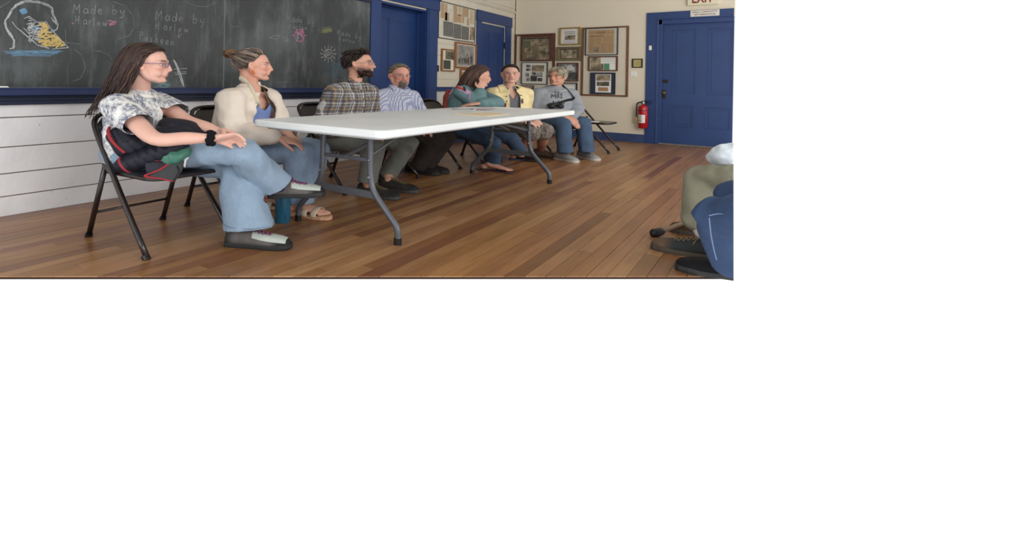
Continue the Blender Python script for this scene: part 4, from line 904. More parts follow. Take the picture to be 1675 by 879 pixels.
def shoe(parent, pos, yaw, pitch=0, roll=0, L=.29, up=(90, 88, 88), sole=(32, 32, 34), toe=None, lace=(60, 60, 60), soleh=.026, name='shoe', width=.05, toecap=None, tongue=None):
    """pos = point on the ground under the ankle (sole bottom)"""
    R = foot_frame(pos, yaw, pitch, roll); pos = Vector(pos)
    T = lambda x, y, z: pos+R @ Vector((x, y, z))
    k = L/.29
    X = [(-.075, .030, .050, .0), (-.068, .036, .085, 0), (-.03, .038, .100, 0), (.01, .037, .098, 0), (.05, .040, .078, .0), (.09, .046, .062, 0), (.13, .050, .054, .0), (.17, .047, .046, .0), (.20, .036, .036, .0), (.213, .020, .022, 0)]
    mb = MB(); vs = []; n = 14; cols = []
    U = lin(up); TC = lin(toecap or up); 
    for x, w_, h, _ in X:
        for i in range(n):
            a = PI*i/(n-1); ca, sa = math.cos(a), max(0., math.sin(a))
            vs.append(T(x*k, w_/.05*width*abs(ca)**.7*(1 if ca > 0 else -1), soleh*.8+h*sa**.75)); cols.append(TC if x > .14 or (x < -.06) else U)
    fs = [(j*n+i, (j+1)*n+i, (j+1)*n+i+1, j*n+i+1) for j in range(len(X)-1) for i in range(n-1)]
    fs += [tuple(range(n)), tuple((len(X)-1)*n+i for i in range(n))[::-1]]+[((j+1)*n, j*n, j*n+n-1, (j+1)*n+n-1) for j in range(len(X)-1)]
    mb.add(vs, fs); mb.c = cols; sh = obj(name, mb, attrmat('shoe_fabric', .75, .3, 300, .2, .2), parent, smooth=True, wide=True)
    mb = MB(); out = []
    for x, w_, h, _ in X: out.append((x*k*1.02, w_/.05*width*1.06))
    poly = [(x, y) for x, y in out]+[(x, -y) for x, y in out[::-1]]
    mb.add([T(x, y, 0) for x, y in poly]+[T(x*1.01, y*1.02, soleh*.55) for x, y in poly]+[T(x, y, soleh+(.006 if x > .15 else 0)) for x, y in poly],
           [tuple(range(len(poly)))[::-1], tuple(range(2*len(poly), 3*len(poly)))]+[(i+j*len(poly), (i+1) % len(poly)+j*len(poly), (i+1) % len(poly)+(j+1)*len(poly), i+(j+1)*len(poly)) for j in range(2) for i in range(len(poly))])
    obj('sole', mb, plain('sole_%d_%d_%d' % sole, sole, .6), sh, smooth=False, wide=True, bevel=.003)
    if toe:
        mb = MB(); q = []
        for x, w_, h, _ in X[4:9]:
            for i in range(9):
                a = PI*(.14+.72*i/8); ca, sa = math.cos(a), max(0., math.sin(a)); q.append(T(x*k, w_/.05*width*abs(ca)**.7*(1 if ca > 0 else -1)*1.01, soleh*.8+h*sa**.75*1.03+.001))
        mb.add(q, [(j*9+i, (j+1)*9+i, (j+1)*9+i+1, j*9+i+1) for j in range(4) for i in range(8)]); obj('toe_box', mb, plain('toe_%d_%d_%d' % toe, toe, .7, bump=.2, bscale=300), sh, smooth=True, wide=True)
    if lace:
        lm = plain('lace_%d_%d_%d' % lace, lace, .8)
        mb = MB()
        for i in range(6):
            x = .025+i*.018; hz = soleh*.8+np.interp(x, [a[0] for a in X], [a[2] for a in X])+.004
            for sg in (-1, 1): mb.tube([T((x)*k, -sg*.02, hz-.006), T((x+.006)*k, 0, hz+.003), T((x+.014)*k, sg*.02, hz-.010)], .0026, n=6, seg=2)
        x = .03; hz = soleh*.8+.105
        for sg in (-1, 1): mb.tube([T(x*k, 0, hz-.012), T((x-.006)*k, sg*.02, hz+.004), T((x+.012)*k, sg*.04, hz-.01), T((x+.02)*k, sg*.03, hz-.022), T(x*k, 0, hz-.014)], .0024, n=6, seg=3)
        mb.tube([T(x*k, 0, hz-.012), T((x+.02)*k, .03, hz-.03), T((x+.03)*k, .042, hz-.055)], .0024, n=6, seg=3)
        obj('laces', mb, lm, sh, smooth=True, wide=True)
    return sh
def bare_foot(mb, ankle, pos, yaw, pitch=0):
    R = foot_frame(pos, yaw, pitch); T = lambda x, y, z: Vector(pos)+R @ Vector((x, y, z))
    mb.tube([ankle, T(-.005, 0, .07), T(.03, 0, .052), T(.09, 0, .034), (T(.14, 0, .022))], [.034, .034, .034, .042, .042], [.036, .036, .034, .024, .016], side=R @ Vector((0, 1, 0)), n=14)
    mb.ell(T(-.04, 0, .032), (.034, .029, .032), R)
    for i, (y, ln, r) in enumerate(((.028, .05, .012), (.010, .048, .0085), (-.005, .043, .008), (-.019, .036, .0078), (-.032, .028, .0075))):
        mb.tube([T(.13, y, .02), T(.13+ln*.6, y*1.08, .018), T(.13+ln, y*1.08, .010)], [r, r, r*.9], n=8, seg=3)
def sandal(parent, pos, yaw, strap, sole, h=.022, flip=False):
    R = foot_frame(pos, yaw); T = lambda x, y, z: Vector(pos)+R @ Vector((x, y, z))
    out = [(-.08, .018), (-.07, .034), (-.02, .036), (.05, .040), (.12, .048), (.17, .046), (.20, .03), (.21, .01)]; poly = out+[(x, -y) for x, y in out[::-1]]
    mb = MB(); mb.prism([T(x, y, 0) for x, y in poly], R @ Vector((0, 0, h))); sm = obj('sandal', mb, plain('sandal_sole_%d' % sole[0], sole, .7, var=.2, scale=90), parent, wide=True, bevel=.004)
    mb = MB()
    if flip:
        for sg in (-1, 1): mb.tube([T(.135, .012, h), T(.125, .013, h+.03), T(.09, sg*.03, h+.036), T(.05, sg*.043, h+.004)], [.004, .005, .008, .008], [.003]*4, n=8, seg=3)
    else:
        for x0 in (.125, .07): mb.tube([T(x0, .05, h-.004), T(x0+.004, .044, h+.03), T(x0+.006, 0, h+.05), T(x0+.004, -.044, h+.03), T(x0, -.05, h-.004)], .018, .0045, side=R @ Vector((1, 0, 0)), n=8, seg=4)
    obj('strap', mb, plain('strap_%d' % strap[0], strap, .6), sm, smooth=True, wide=True)
# cloth materials --------------------------------------------------------------
def m_denim(name, rgb, fade=1.25, fs=9):
    if name in MATS: return MATS[name]
    t = NT(name); c = lin(rgb); f = t.noise(t.coord(), fs, 5, .6); g = t.noise(t.coord('Object', (1, 1, .12)), 240, 3, .7)
    fade = 1+(fade-1)*.6; a = t.ramp(f, [(.25, tuple(x*.92 for x in c)), (.75, tuple(min(1, x*fade) for x in c))]); t.col(t.mix(1., a, t.ramp(g, [(.3, (.78, .80, .84)), (.65, (1, 1, 1))]), 'MULTIPLY')); t.set(.85, spec=.15); t.bump(g, .25, .003); MATS[name] = t.m; return t.m
def m_stripe_grid(name, base, layers, rot=(0, 0, 0), rough=.85):
    """woven checks: layers = (axis 0..2, frequency, phase, width, colour, strength)"""
    t = NT(name); v = t.coord('Object', (1, 1, 1), rot); sep = t.n('ShaderNodeSeparateXYZ'); t.l(v, sep.inputs[0])
    nz = t.noise(t.coord(), 6, 2); col = lin(base)
    for ax, fr, ph, wd, cc, st in layers:
        x = sep.outputs[ax]
        x = t.math('ADD', x, t.math('MULTIPLY', nz, .03)); x = t.math('ADD', t.math('MULTIPLY', x, fr), ph); x = t.math('FRACT', x)
        m = t.math('LESS_THAN', x, wd); col = t.mix(t.math('MULTIPLY', m, st), col, lin(cc))
    t.col(col); t.set(rough, spec=.15); t.bump(t.noise(t.coord(), 400, 2), .2, .002); MATS[name] = t.m; return t.m
def cloth(name, rgb, var=.06, rough=.85, bump=.2, bs=350): return plain(name, rgb, rough, var=var, scale=12, bump=bump, bscale=bs, spec=.15)
def m_toile():
    t = NT('toile_print_cotton'); v = t.coord(); a = t.noise(v, 9, 3); b = t.noise(v, 46, 8, .8)
    m = t.math('MULTIPLY', t.ramp(a, [(.38, (0, 0, 0)), (.5, (1, 1, 1))]), t.ramp(b, [(.44, (0, 0, 0)), (.53, (1, 1, 1))]))
    t.col(t.mix(t.math('MULTIPLY', m, .9), lin((228, 228, 226)), lin((84, 92, 122)))); t.set(.85, spec=.15); t.bump(t.noise(v, 30, 3), .2, .004); return t.m

class Person:
    def __init__(s, label, base, tyaw, pel, nb, head, hyaw, hpitch=0, hroll=0, hs=1.0, vox=.006, category='person', group=None):
        s.e = empty('person', (base[0]*S, base[1]*S, 0), label, category, group); s.vox = vox
        s.pel, s.nb, s.hc = Vector(pel), Vector(nb), Vector(head); a = math.radians(tyaw); s.fw = Vector((math.cos(a), math.sin(a), 0)); s.L = Vector((-math.sin(a), math.cos(a), 0))
        s.R = headR(hyaw, hpitch, hroll); s.hs = hs; s.body = MB()
        up = (s.nb-s.pel).normalized(); s.up = up
        s.sh = {k: s.nb-up*.072+s.L*(.16 if k == 'L' else -.16) for k in 'LR'}
        s.hip = {k: s.pel+s.L*(.092 if k == 'L' else -.092)-Vector((0, 0, .01)) for k in 'LR'}
    def torso(s, mb, g=0, w=.165, dpt=.105, waist=.145, belly=.11, hipw=.17, lean=.0, bottom=-.03, neck=.07, top=True, fold=0):
        p, n, u, f = s.pel, s.nb, s.up, s.fw; h = (n-p).length
        P = [p+u*bottom, p+u*.08, p+u*h*.45+f*lean*.6, p+u*h*.70+f*lean, p+u*(h-.09)+f*lean*.5, p+u*(h-.035)]
        mb.tube(P, [hipw+g, waist+g+.01, waist+g, w+g, w*.92+g, neck*1.25+g], [dpt+g, belly+g, belly+g, dpt+g*1.1, dpt*.85+g, neck*.95+g], side=s.L, n=28, seg=6)
        for k in 'LR': mb.tube([n-u*.03, s.sh[k]*.75+n*.25-u*.004, s.sh[k]-u*.004], [.046+g*.7, .048+g*.8, .054+g*.9], n=14)
    def arm(s, mb, k, el, wr, r=(.062, .048, .034), upto=1.0, g=0):
        A, B, C = s.sh[k], Vector(el), Vector(wr)
        if upto <= 1: E_ = A+(B-A)*upto; mb.tube([A, A+(E_-A)*.5, E_], [r[0]+g, (r[0]+r[1])/2+g+.004, r[1]+g], n=16)
        else:
            t = upto-1; E_ = B+(C-B)*t; mb.tube([A, A*.5+B*.5, B, B*(1-t*.5)+C*t*.5, E_], [r[0]+g, (r[0]+r[1])/2+g, r[1]+g, r[1]*.55+r[2]*.45+g+.004, r[2]+g], n=16, seg=5)
    def build_body(s, arms, skin, handspec, neck=.049, torso=True, legs=None, **ck):
        b = s.body; u = s.up
        if torso: s.torso(b, -.018)
        back = s.R @ Vector((-.028, 0, -.035))*s.hs
        b.tube([s.nb-u*.06, s.nb+s.fw*.0, s.hc+back+(s.R @ Vector((.0, 0, -.06)))*s.hs, s.hc+back], [neck*1.25, neck*1.02, neck, neck*.98], n=16)
        head_prims(b, s.hc, s.R, s.hs, **{k: ck.pop(k) for k in ('nose', 'jaw', 'chin') if k in ck})
        for k, (el, wr) in arms.items():
            el, wr = Vector(el), Vector(wr); A = s.sh[k]
            b.tube([A, A*.5+el*.5, el, el*.5+wr*.5, wr], [.046, .043, .037, .036, .024], [.046, .043, .038, .034, .021], n=14, seg=5)
        for k, h in handspec.items(): hand(b, Vector(arms[k][1]), *h)
        if legs: legs(b)
        m = remesh(b, s.vox, 2, .5)
        m.v = [face_shape(p, s.hc, s.R, s.hs) if (p-s.hc).length < .2 else p for p in m.v]
        color_skin(m, s.hc, s.R, s.hs, skin, **ck)
        s.bodyobj = obj('body', m, SKIN, s.e, smooth=True, wide=True)
    def garment(s, name, mb, mat, vox=None, sm=3, amp=.006, fr=14, focus=(), stretch=(1, 1, 1), seed=0, cuts=(), **k):
        vox = vox or s.vox*1.3; m = remesh(mb, vox, sm, .6)
        if amp: wrinkle(m, amp, fr, stretch, seed, focus)
        if cuts:
            cut(m, cuts, vox); o = obj(name, m, mat, s.e, smooth=True, wide=True, **k); so = o.modifiers.new('cloth_thickness', 'SOLIDIFY'); so.thickness = .004; so.offset = -1; return o
        return obj(name, m, mat, s.e, smooth=True, wide=True, **k)
    def report(s, nm, arms, legs):
        r = lambda a, b: round((Vector(a)-Vector(b)).length, 2)
        print('FIG', nm, 'torso', r(s.pel, s.nb), 'neck-head', r(s.nb, s.hc), {k: (r(s.sh[k], e), r(e, w)) for k, (e, w) in arms.items()}, {k: (r(s.hip[k], a), r(a, b)) for k, (a, b) in legs.items()})
def trousers(P, legs, r=(.088, .066, .058), hem=None, seat=.115, hemend=1.0):
    mb = MB(); p = P.pel
    mb.tube([p-P.L*.085-Vector((0, 0, .0)), p+P.L*.085], [seat*.92]*2, [seat*.92]*2, n=18)
    mb.tube([p-P.up*.01, p+P.up*.09], [.155, .148], [.108, .108], side=P.L, n=24)
    for k, (kn, an) in legs.items():
        kn, an = Vector(kn), Vector(an); rr_ = r[k] if isinstance(r, dict) else r; e = kn+(an-kn)*hemend
        mb.tube([P.hip[k], P.hip[k]*.5+kn*.5, kn-(kn-P.hip[k]).normalized()*.03], [rr_[0]*1.05, rr_[0]*.95, rr_[1]*1.05], n=20, seg=5)
        mb.tube([kn, kn*.5+e*.5, e], [rr_[1], (rr_[1]+rr_[2])/2*.98, rr_[2]], n=20, seg=6)
    return mb
def hem_band(P, an, kn, r, mat, t=.012):
    pass
# ================================================================ the seven people of the panel
# 1 ---- person in the toile t-shirt, legs crossed, jacket on the lap
p = Person('person in white and blue patterned t-shirt and wide jeans, legs crossed, nearest on the left', (1.24/S, -8.62/S), 26,
           J(224, 249, d=3.50), J(227, 151, d=3.43), J(241, 106, d=3.40), 46, -2, 0, .98, vox=.0052)
kR, aR = J(390, 248, d=3.26), J(449, 300, d=3.46)
kL, aL = J(382, 270, d=3.46), J(407, 374, d=3.30)
arms = {'R': (J(254, 227, d=2.98), J(350, 226, d=3.03)), 'L': (J(306, 198, d=3.50), J(362, 217, d=3.30))}
p.report('p1', arms, {'R': (kR, aR), 'L': (kL, aL)})
SK1 = (222, 176, 160)
dR = J(388, 222, d=3.16)-arms['R'][1]; dL = J(392, 223, d=3.20)-arms['L'][1]
p.build_body(arms, SK1, {'R': (dR, (-.35, -.75, .5), -1, 1.25, 1.02, .03, .35), 'L': (dL, (.2, .8, .5), 1, 1.25, 1.0, .03, .35)}, hairc=(58, 42, 36), hl=.60, lip=(176, 96, 96), brow=(90, 66, 54), blush=.5)
mb = MB(); p.torso(mb, .010, waist=.15, belly=.125, dpt=.118, bottom=-.02, neck=.075)
for k in 'LR': p.arm(mb, k, arms[k][0], arms[k][1], (.064, .066, .05), .68, .006)
p.shirt = p.garment('shirt', mb, m_toile(), amp=.016, fr=10, focus=[(p.pel+Vector((0, 0, .1)), .15)], seed=3, cuts=[(p.sh[k]*.40+arms[k][0]*.60, arms[k][0]-p.sh[k], .115) for k in 'LR'])
WRIB = cloth('white_ribbing', (226, 224, 216))
mb = MB(); n_ = p.nb; c_ = n_+p.fw*.012+Vector((0, 0, .0)); ring = [c_+p.fw*(.066*math.cos(a))+p.L*(.070*math.sin(a))+Vector((0, 0, -.006-.020*math.cos(a))) for a in [2*PI*i/20 for i in range(21)]]; mb.tube(ring, .011, .005, side=(0, 0, 1), n=8, seg=1, cap=False, smooth=False); obj('collar', mb, WRIB, p.e, smooth=True, wide=True)
decal(p.e, 'chest_pocket', Surf(p.shirt), [(266, 175), (282, 174), (284, 200), (268, 204)], cloth('white_pocket_cotton', (222, 220, 214)), .003, .003)
DEN1 = m_denim('light_denim', (142, 162, 182), 1.2)
tm = trousers(p, {}, seat=.12)
tm.tube([p.hip['R'], p.hip['R']*.5+kR*.5+Vector((0, 0, .005)), kR, kR*.45+aR*.55, aR+(aR-kR)*.02], [.096, .090, .078, .082, .088], n=22, seg=6)
tm.tube([p.hip['L'], p.hip['L']*.5+kL*.5-Vector((0, 0, .02)), kL-Vector((0, 0, .02)), kL*.5+aL*.5, aL], [.096, .090, .085, .098, .118], [.096, .09, .085, .092, .10], side=(1, .3, 0), n=22, seg=6)
p.garment('trousers', tm, DEN1, amp=.017, fr=10, focus=[(kR, .12), (kL, .12), (p.pel, .15), (aL, .14)], stretch=(1, 1, .4), seed=11, cuts=[(aL-Vector((0, 0, -.01)), (.15, 0, -1), .22), (aR, (aR-kR), .13)])
mb = MB(); u_ = Vector((.92, .35, 0)).normalized(); ring = [aL+Vector((0, 0, .035))+u_*(.113*math.cos(a))+u_.cross(UP)*(.099*math.sin(a)) for a in [2*PI*i/24 for i in range(25)]]; mb.tube(ring, .002, n=5, seg=1, cap=False, smooth=False); obj('hem_stitching', mb, m_denim('hem_denim', (120, 140, 162)), p.e, wide=True)
SC1 = dict(up=(104, 100, 98), sole=(34, 34, 36), toe=(176, 184, 176), lace=(116, 44, 92), L=.285, toecap=(44, 44, 46), soleh=.026)
g_ = J(398, 402, z=0); shoe(p.e, (g_.x, g_.y, 0), 30, **SC1)
sp = J(464, 322, d=3.47); shoe(p.e, sp, 36, 4, 0, **dict(SC1, L=.255))
mb = MB(); mb.tube([aR-Vector((0, 0, .0)), (aR+sp)/2+Vector((-.0, 0, .02)), sp+Vector((0, 0, .06))], [.042, .042, .04], n=14); obj('sock', mb, plain('dotted_navy_sock', (46, 50, 76), .9, var=.5, scale=130), p.e, smooth=True, wide=True)
mb = MB(); wr = arms['R'][1]-Vector(arms['R'][1]-arms['R'][0]).normalized()*.012; ax = (arms['R'][1]-arms['R'][0]).normalized(); b1 = ax.orthogonal().normalized(); b2 = ax.cross(b1)
for k in range(14):
    a = 2*PI*k/14; mb.ell(wr+b1*math.cos(a)*.031+b2*math.sin(a)*.031+ax*(.008*math.sin(k*2.1)), (.017, .014, .016), None, 10, 7)
s_m = remesh(mb, .005, 1); obj('scrunchie', wrinkle(s_m, .004, 60), cloth('black_velvet', (18, 18, 22)), p.e, smooth=True, wide=True)
eyes(p.e, p.hc, p.R, p.hs, (0, -5, 0), SK1, (70, 80, 90)); glasses(p.e, p.hc, p.R, p.hs, (86, 84, 128), .0017, .025, .015)
def fl(q, t, rd, off):
    if q.z > .06 and q.x > -.02: return (-.75, (1 if q.y > 0 else -1)*.9, -.25)
    return (-.22-.12*t, (1 if q.y > 0 else -1)*.05+off*.1, -1)
colr = [(p.nb-Vector((0, 0, .10))-p.fw*.005, (.16, .19, .13)), (p.nb-Vector((0, 0, .25)), (.14, .19, .17)), (p.nb+Vector((0, 0, .03)), (.07, .07, .10))]
locks(p.e, p.hc, p.R, p.hs, [(40, 29, 27), (76, 52, 44)], 620, fl, lambda q, rd: rd.uniform(.22, .38) if q.x < .05 else rd.uniform(.16, .26), .0050, hl=.60, side=.12, back=-.5, lift=.10, stick=.05, wav=.16, colliders=colr, seed=4)
# 2 ---- woman with bun and cream bomber jacket
p = Person('woman in cream bomber jacket and blue top, brown hair in a bun', (1.15/S, -7.70/S), 12,
           J(386, 250, y=-7.76), J(412, 146, y=-7.72), J(415, 108, y=-7.66), 46, 0, 0, 1.0, vox=.0055)
kR, aR = J(487, 247, d=3.98), J(490, 330, d=4.02); kL, aL = J(514, 244, d=4.15), J(500, 322, d=4.2)
arms = {'R': (J(383, 217, y=-8.0), J(456, 226, y=-7.86)), 'L': (J(455, 205, y=-7.45), J(476, 224, y=-7.62))}
p.report('p2', arms, {'R': (kR, aR), 'L': (kL, aL)})
SK2 = (220, 168, 148)
p.build_body(arms, SK2, {'R': (J(482, 232, y=-7.78)-arms['R'][1], (.2, -.3, .9), 1, .7), 'L': (J(492, 236, y=-7.66)-arms['L'][1], (.2, .3, .9), -1, .7)}, hairc=(84, 72, 66), hl=.66, lip=(170, 92, 84), brow=(84, 66, 56), blush=.6, nose=1.03)
JM = plain('cream_satin', (224, 212, 200), .45, var=.03, bump=.12, bscale=40, spec=.4)
mb = MB(); p.torso(mb, .030, waist=.165, belly=.135, dpt=.12, bottom=.02, neck=.07)
for k in 'LR': p.arm(mb, k, arms[k][0], arms[k][1], (.082, .078, .052), 1.86, .004)
m = remesh(mb, .008, 3, .6); wrinkle(m, .026, 8, (1, 1, .8), 5, [(arms['R'][0], .12), (p.pel, .15)])
def opening(q):
    q = q-p.nb; a = q.dot(p.fw); l = abs(q.dot(p.L)); h = -q.z
    return max(min(a-.03, .026+.075*smoothstep(-.02, .16, h)-l, h+.05, .42-h), min(.022-h, .072-l, a+.055))
carve(m, opening, .008)
jk = obj('jacket', m, JM, p.e, smooth=True, wide=True)
so = jk.modifiers.new('cloth_thickness', 'SOLIDIFY'); so.thickness = .006; so.offset = -1
mb = MB(); p.torso(mb, .006, waist=.15, belly=.125, dpt=.115, bottom=-.02, neck=.05)
m = remesh(mb, .008, 3)
carve(m, lambda q: (q-p.nb).z+.105+.06*max(0, 1-abs((q-p.nb).dot(p.L))/.09), .008)
obj('blue_top', m, cloth('periwinkle_knit', (122, 142, 196)), p.e, smooth=True, wide=True)
sb = Surf(jk, p.bodyobj); CR = plain('cream_rib', (214, 204, 184), .8, bump=.3, bscale=120)
for path in ([(394, 127), (403, 135), (411, 147), (418, 160), (422, 176), (424, 190)], [(424, 135), (428, 143), (434, 155), (442, 170), (448, 183)]):
    mb = MB(); surfline(mb, sb, path, .022, .008, .008); obj('collar', mb, CR, p.e, smooth=True)
DEN2 = m_denim('pale_denim', (142, 163, 188), 1.25)
tm = trousers(p, {'R': (kR, aR), 'L': (kL, aL)}, (.098, .082, .078))
p.garment('trousers', tm, DEN2, amp=.014, fr=11, stretch=(.8, .8, .6), focus=[(kR, .1), (kL, .1), (p.pel, .15)], seed=21, cuts=[(aR, (0, 0, -1), .14), (aL, (0, 0, -1), .14)])
for (u, v, yy) in ((497, 352, 14), (440, 338, 20)):
    g_ = J(u-12, v, z=0); g_.z = 0; fm = MB(); bare_foot(fm, (aR if u > 450 else J(455, 318, y=-7.7)), g_+Vector((0, 0, .024)), yy); m = remesh(fm, .005, 1); m.c = [lin(SK2)]*len(m.v); obj('foot', m, SKIN, p.e, smooth=True, wide=True); sandal(p.e, g_, yy, (206, 190, 166), (196, 152, 120), .026)
eyes(p.e, p.hc, p.R, p.hs, (0, -12, 0), SK2, (80, 64, 50), .12)
GR3 = [(66, 56, 52), (112, 98, 90), (150, 134, 120)]
BUN = Vector((-.125, 0, .085))
def fl(q, t, rd, off):
    d = BUN-q; return (d.x, d.y, d.z)
locks(p.e, p.hc, p.R, p.hs, GR3, 330, fl, lambda q, rd: max(.05, (q-BUN).length*.98), .0055, hl=.66, side=.02, back=-.62, lift=.09, wav=.05, seed=8, taper=.8)
rd = random.Random(3); mb = MB(); bc = p.hc+p.R @ Vector((-.135, 0, .092))
for i in range(46):
    a0 = rd.uniform(0, 6.28); tl = rd.uniform(-.9, .9); ax = Vector((math.sin(tl), math.cos(tl)*.3, math.cos(tl))).normalized(); b1 = ax.orthogonal().normalized(); b2 = ax.cross(b1); r0 = rd.uniform(.018, .036)
    mb.tube([bc+(b1*math.cos(a0+k*.5)+b2*math.sin(a0+k*.5))*r0+ax*.01*math.sin(k) for k in range(9)], [.007]*8+[.003], n=5, seg=2, col=mixc(lin((56, 44, 40)), lin((156, 112, 76)), rd.random()**1.4))
obj('hair_bun', mb, HAIRM, p.e, smooth=True, wide=True)
mb = MB(); q_ = p.hc+p.R @ Vector((.004, -.086, -.052)); mb.ell(q_, (.013, .006, .014)); obj('earring', mb, plain('orange_earring', (222, 118, 48), .3), p.e, smooth=True, wide=True)
# 3 ---- bearded man in plaid
p = Person('bearded man with glasses in grey plaid flannel shirt at the table', (1.10/S, -6.55/S), -4,
           J(552, 226, y=-6.57), J(580, 137, y=-6.55), J(588, 105, y=-6.48), 22, 2, 0, 1.02, vox=.006)
kR, aR = J(611, 240, y=-6.75), J(601, 298, y=-6.80); kL, aL = J(668, 234, y=-6.25), J(634, 287, y=-6.36)
arms = {'R': (J(523, 209, y=-6.84), J(585, 222, y=-6.72)), 'L': (J(607, 200, y=-6.25), J(622, 226, y=-6.48))}
p.report('p3', arms, {'R': (kR, aR), 'L': (kL, aL)})
SK3 = (208, 158, 136)
bm = lambda q: smoothstep(-.018, -.062, q.z-.25*(.06-min(.06, max(0, q.x)))+.012*(q.x > .085))*smoothstep(-.015, .02, q.x)*1.0*(0 if (q.z > -.066 and q.z < -.050 and abs(q.y) < .02 and q.x > .085) else 1)
p.build_body(arms, SK3, {'R': ((.7, .3, -.4), (0, -.4, .8), 1, .6), 'L': ((.3, -.3, -.9), (.8, .3, .2), -1, .5)}, hairc=(42, 32, 30), hl=.58, lip=(170, 104, 98), beard=(58, 42, 36), beardmask=bm, brow=(44, 34, 30), blush=.4, nose=1.1)
PL = m_stripe_grid('grey_plaid_flannel', (104, 102, 106), [(1, 9, .1, .10, (196, 194, 194), .8), (1, 9, .3, .05, (200, 198, 198), .6), (1, 9, .62, .05, (190, 152, 78), .8), (2, 11, .1, .09, (196, 194, 194), .7), (2, 11, .35, .05, (200, 198, 198), .5), (2, 11, .68, .05, (190, 152, 78), .8), (1, 9, .85, .12, (66, 66, 74), .6), (2, 11, .86, .1, (66, 66, 74), .5)])
mb = MB(); p.torso(mb, .018, waist=.158, belly=.125, dpt=.115, bottom=-.06, neck=.07)
for k in 'LR': p.arm(mb, k, arms[k][0], arms[k][1], (.072, .066, .046), 1.7, .006)
p.shirt = p.garment('shirt', mb, PL, amp=.015, fr=9, focus=[(arms['R'][0], .12)], seed=9)
sf = Surf(p.shirt)
mb = MB(); mb.tube([p.nb+p.L*.062-p.fw*.02+UP*.014, p.nb-p.fw*.072+UP*.018, p.nb-p.L*.062-p.fw*.02+UP*.014], .018, .005, side=(0, 0, 1), n=8); obj('collar_band', mb, PL, p.e, wide=True, smooth=True)
sb = Surf(p.shirt, p.bodyobj)
decal(p.e, 'collar', sb, [(567, 128), (575, 129), (590, 147), (577, 146)], PL, .008, .004); decal(p.e, 'collar', sb, [(596, 138), (602, 136), (609, 144), (600, 149)], PL, .008, .004)
decal(p.e, 'button_placket', sf, [(591, 146), (596, 146), (597, 184), (592, 184)], PL, .002, .002)
for q in ((569, 159, 588, 167), (602, 158, 612, 167)): decal(p.e, 'pocket_flap', sf, [(q[0], q[1]), (q[2], q[1]), (q[2]-1, q[3]-1), (q[0]+2, q[3])], PL, .003, .005)
for q in ((592, 149), (594, 163), (594, 176), (580, 164)):
    a_, n_ = sf(*q); mb = MB(); mb.ell(a_+n_*.006, (.009, .009, .006), None, 8, 6); obj('button', mb, BLACKM, p.e, smooth=True)
TR3 = m_denim('grey_cotton_trousers', (112, 114, 108), 1.15)
tm = trousers(p, {'R': (kR, aR), 'L': (kL, aL)}, (.092, .075, .062)); p.garment('trousers', tm, TR3, amp=.014, fr=10, stretch=(1, 1, .6), focus=[(kR, .1), (kL, .1)], seed=31, cuts=[(aR, aR-kR, .12), (aL, aL-kL, .12)])
for an, u, v, yw in ((aR, 603, 321, 12), (aL, 636, 311, 14)):
    g_ = J(u, v, z=0); g_.z = 0; shoe(p.e, g_, yw, up=(54, 52, 50), sole=(60, 58, 56), lace=(112, 98, 70), L=.28, toecap=(40, 40, 42), width=.052)
    mb = MB(); mb.tube([an+UP*.03, g_+UP*.09], [.040, .038], n=12); m = remesh(mb, .008, 0); m.c = [lin(SK3)]*len(m.v); obj('ankle', m, SKIN, p.e, smooth=True, wide=True)
eyes(p.e, p.hc, p.R, p.hs, (0, 0, 0), SK3, (80, 62, 46)); glasses(p.e, p.hc, p.R, p.hs, (150, 146, 142), .0016, .023, .017)
def fl(q, t, rd, off):
    if q.x > .02 and q.z > .08: return (-.1+off*.3, -.4+off*.4, .55)
    return (-.5, off*.3, -.9 if q.z < .09 else .0)
locks(p.e, p.hc, p.R, p.hs, [(30, 24, 24), (60, 45, 40)], 640, fl, lambda q, rd: rd.uniform(.03, .05) if q.z > .06 else rd.uniform(.016, .028), .0048, hl=.58, side=-.02, back=-.55, lift=.09, wav=.16, seed=12, step=.008)
def beard(p, cols, count, mask, ln, seed, r=.0028):
    rd = random.Random(seed); mb = MB(); n = 0
    for _ in range(count*30):
        if n >= count: break
        i = rd.randrange(len(BODYV)); q = (p.R.transposed() @ (BODYV[i]-p.hc))/p.hs
        if q.length > .16 or mask(q) < .6 or q.z < -.125: continue
        d = Vector((.25+q.x*3, q.y*4, -1)).normalized(); o = Vector((q.x-.02, q.y, 0)).normalized()*.003; a = q+o*.3
        mb.tube([p.hc+p.R @ (a*p.hs), p.hc+p.R @ ((a+o+d*ln*.5)*p.hs), p.hc+p.R @ ((a+o*1.5+d*ln)*p.hs)], [r, r*.9, r*.35], n=4, seg=1, smooth=False, col=mixc(lin(cols[0]), lin(cols[1]), rd.random())); n += 1
    obj('beard', mb, HAIRM, p.e, smooth=True, wide=True)
def bodyv(p):
    me = p.bodyobj.data; off = rootpos(p.e); return [Vector(((v.co.x+off.x)/S, (v.co.y+off.y)/S, v.co.z)) for v in me.vertices if (Vector(((v.co.x+off.x)/S, (v.co.y+off.y)/S, v.co.z))-p.hc).length < .17]
BODYV = bodyv(p); beard(p, [(40, 30, 28), (86, 60, 46)], 560, lambda q: bm(q)*(1 if q.z < -.074 or (abs(q.y) > .03 and q.z < -.06) else 0), .008, 4)
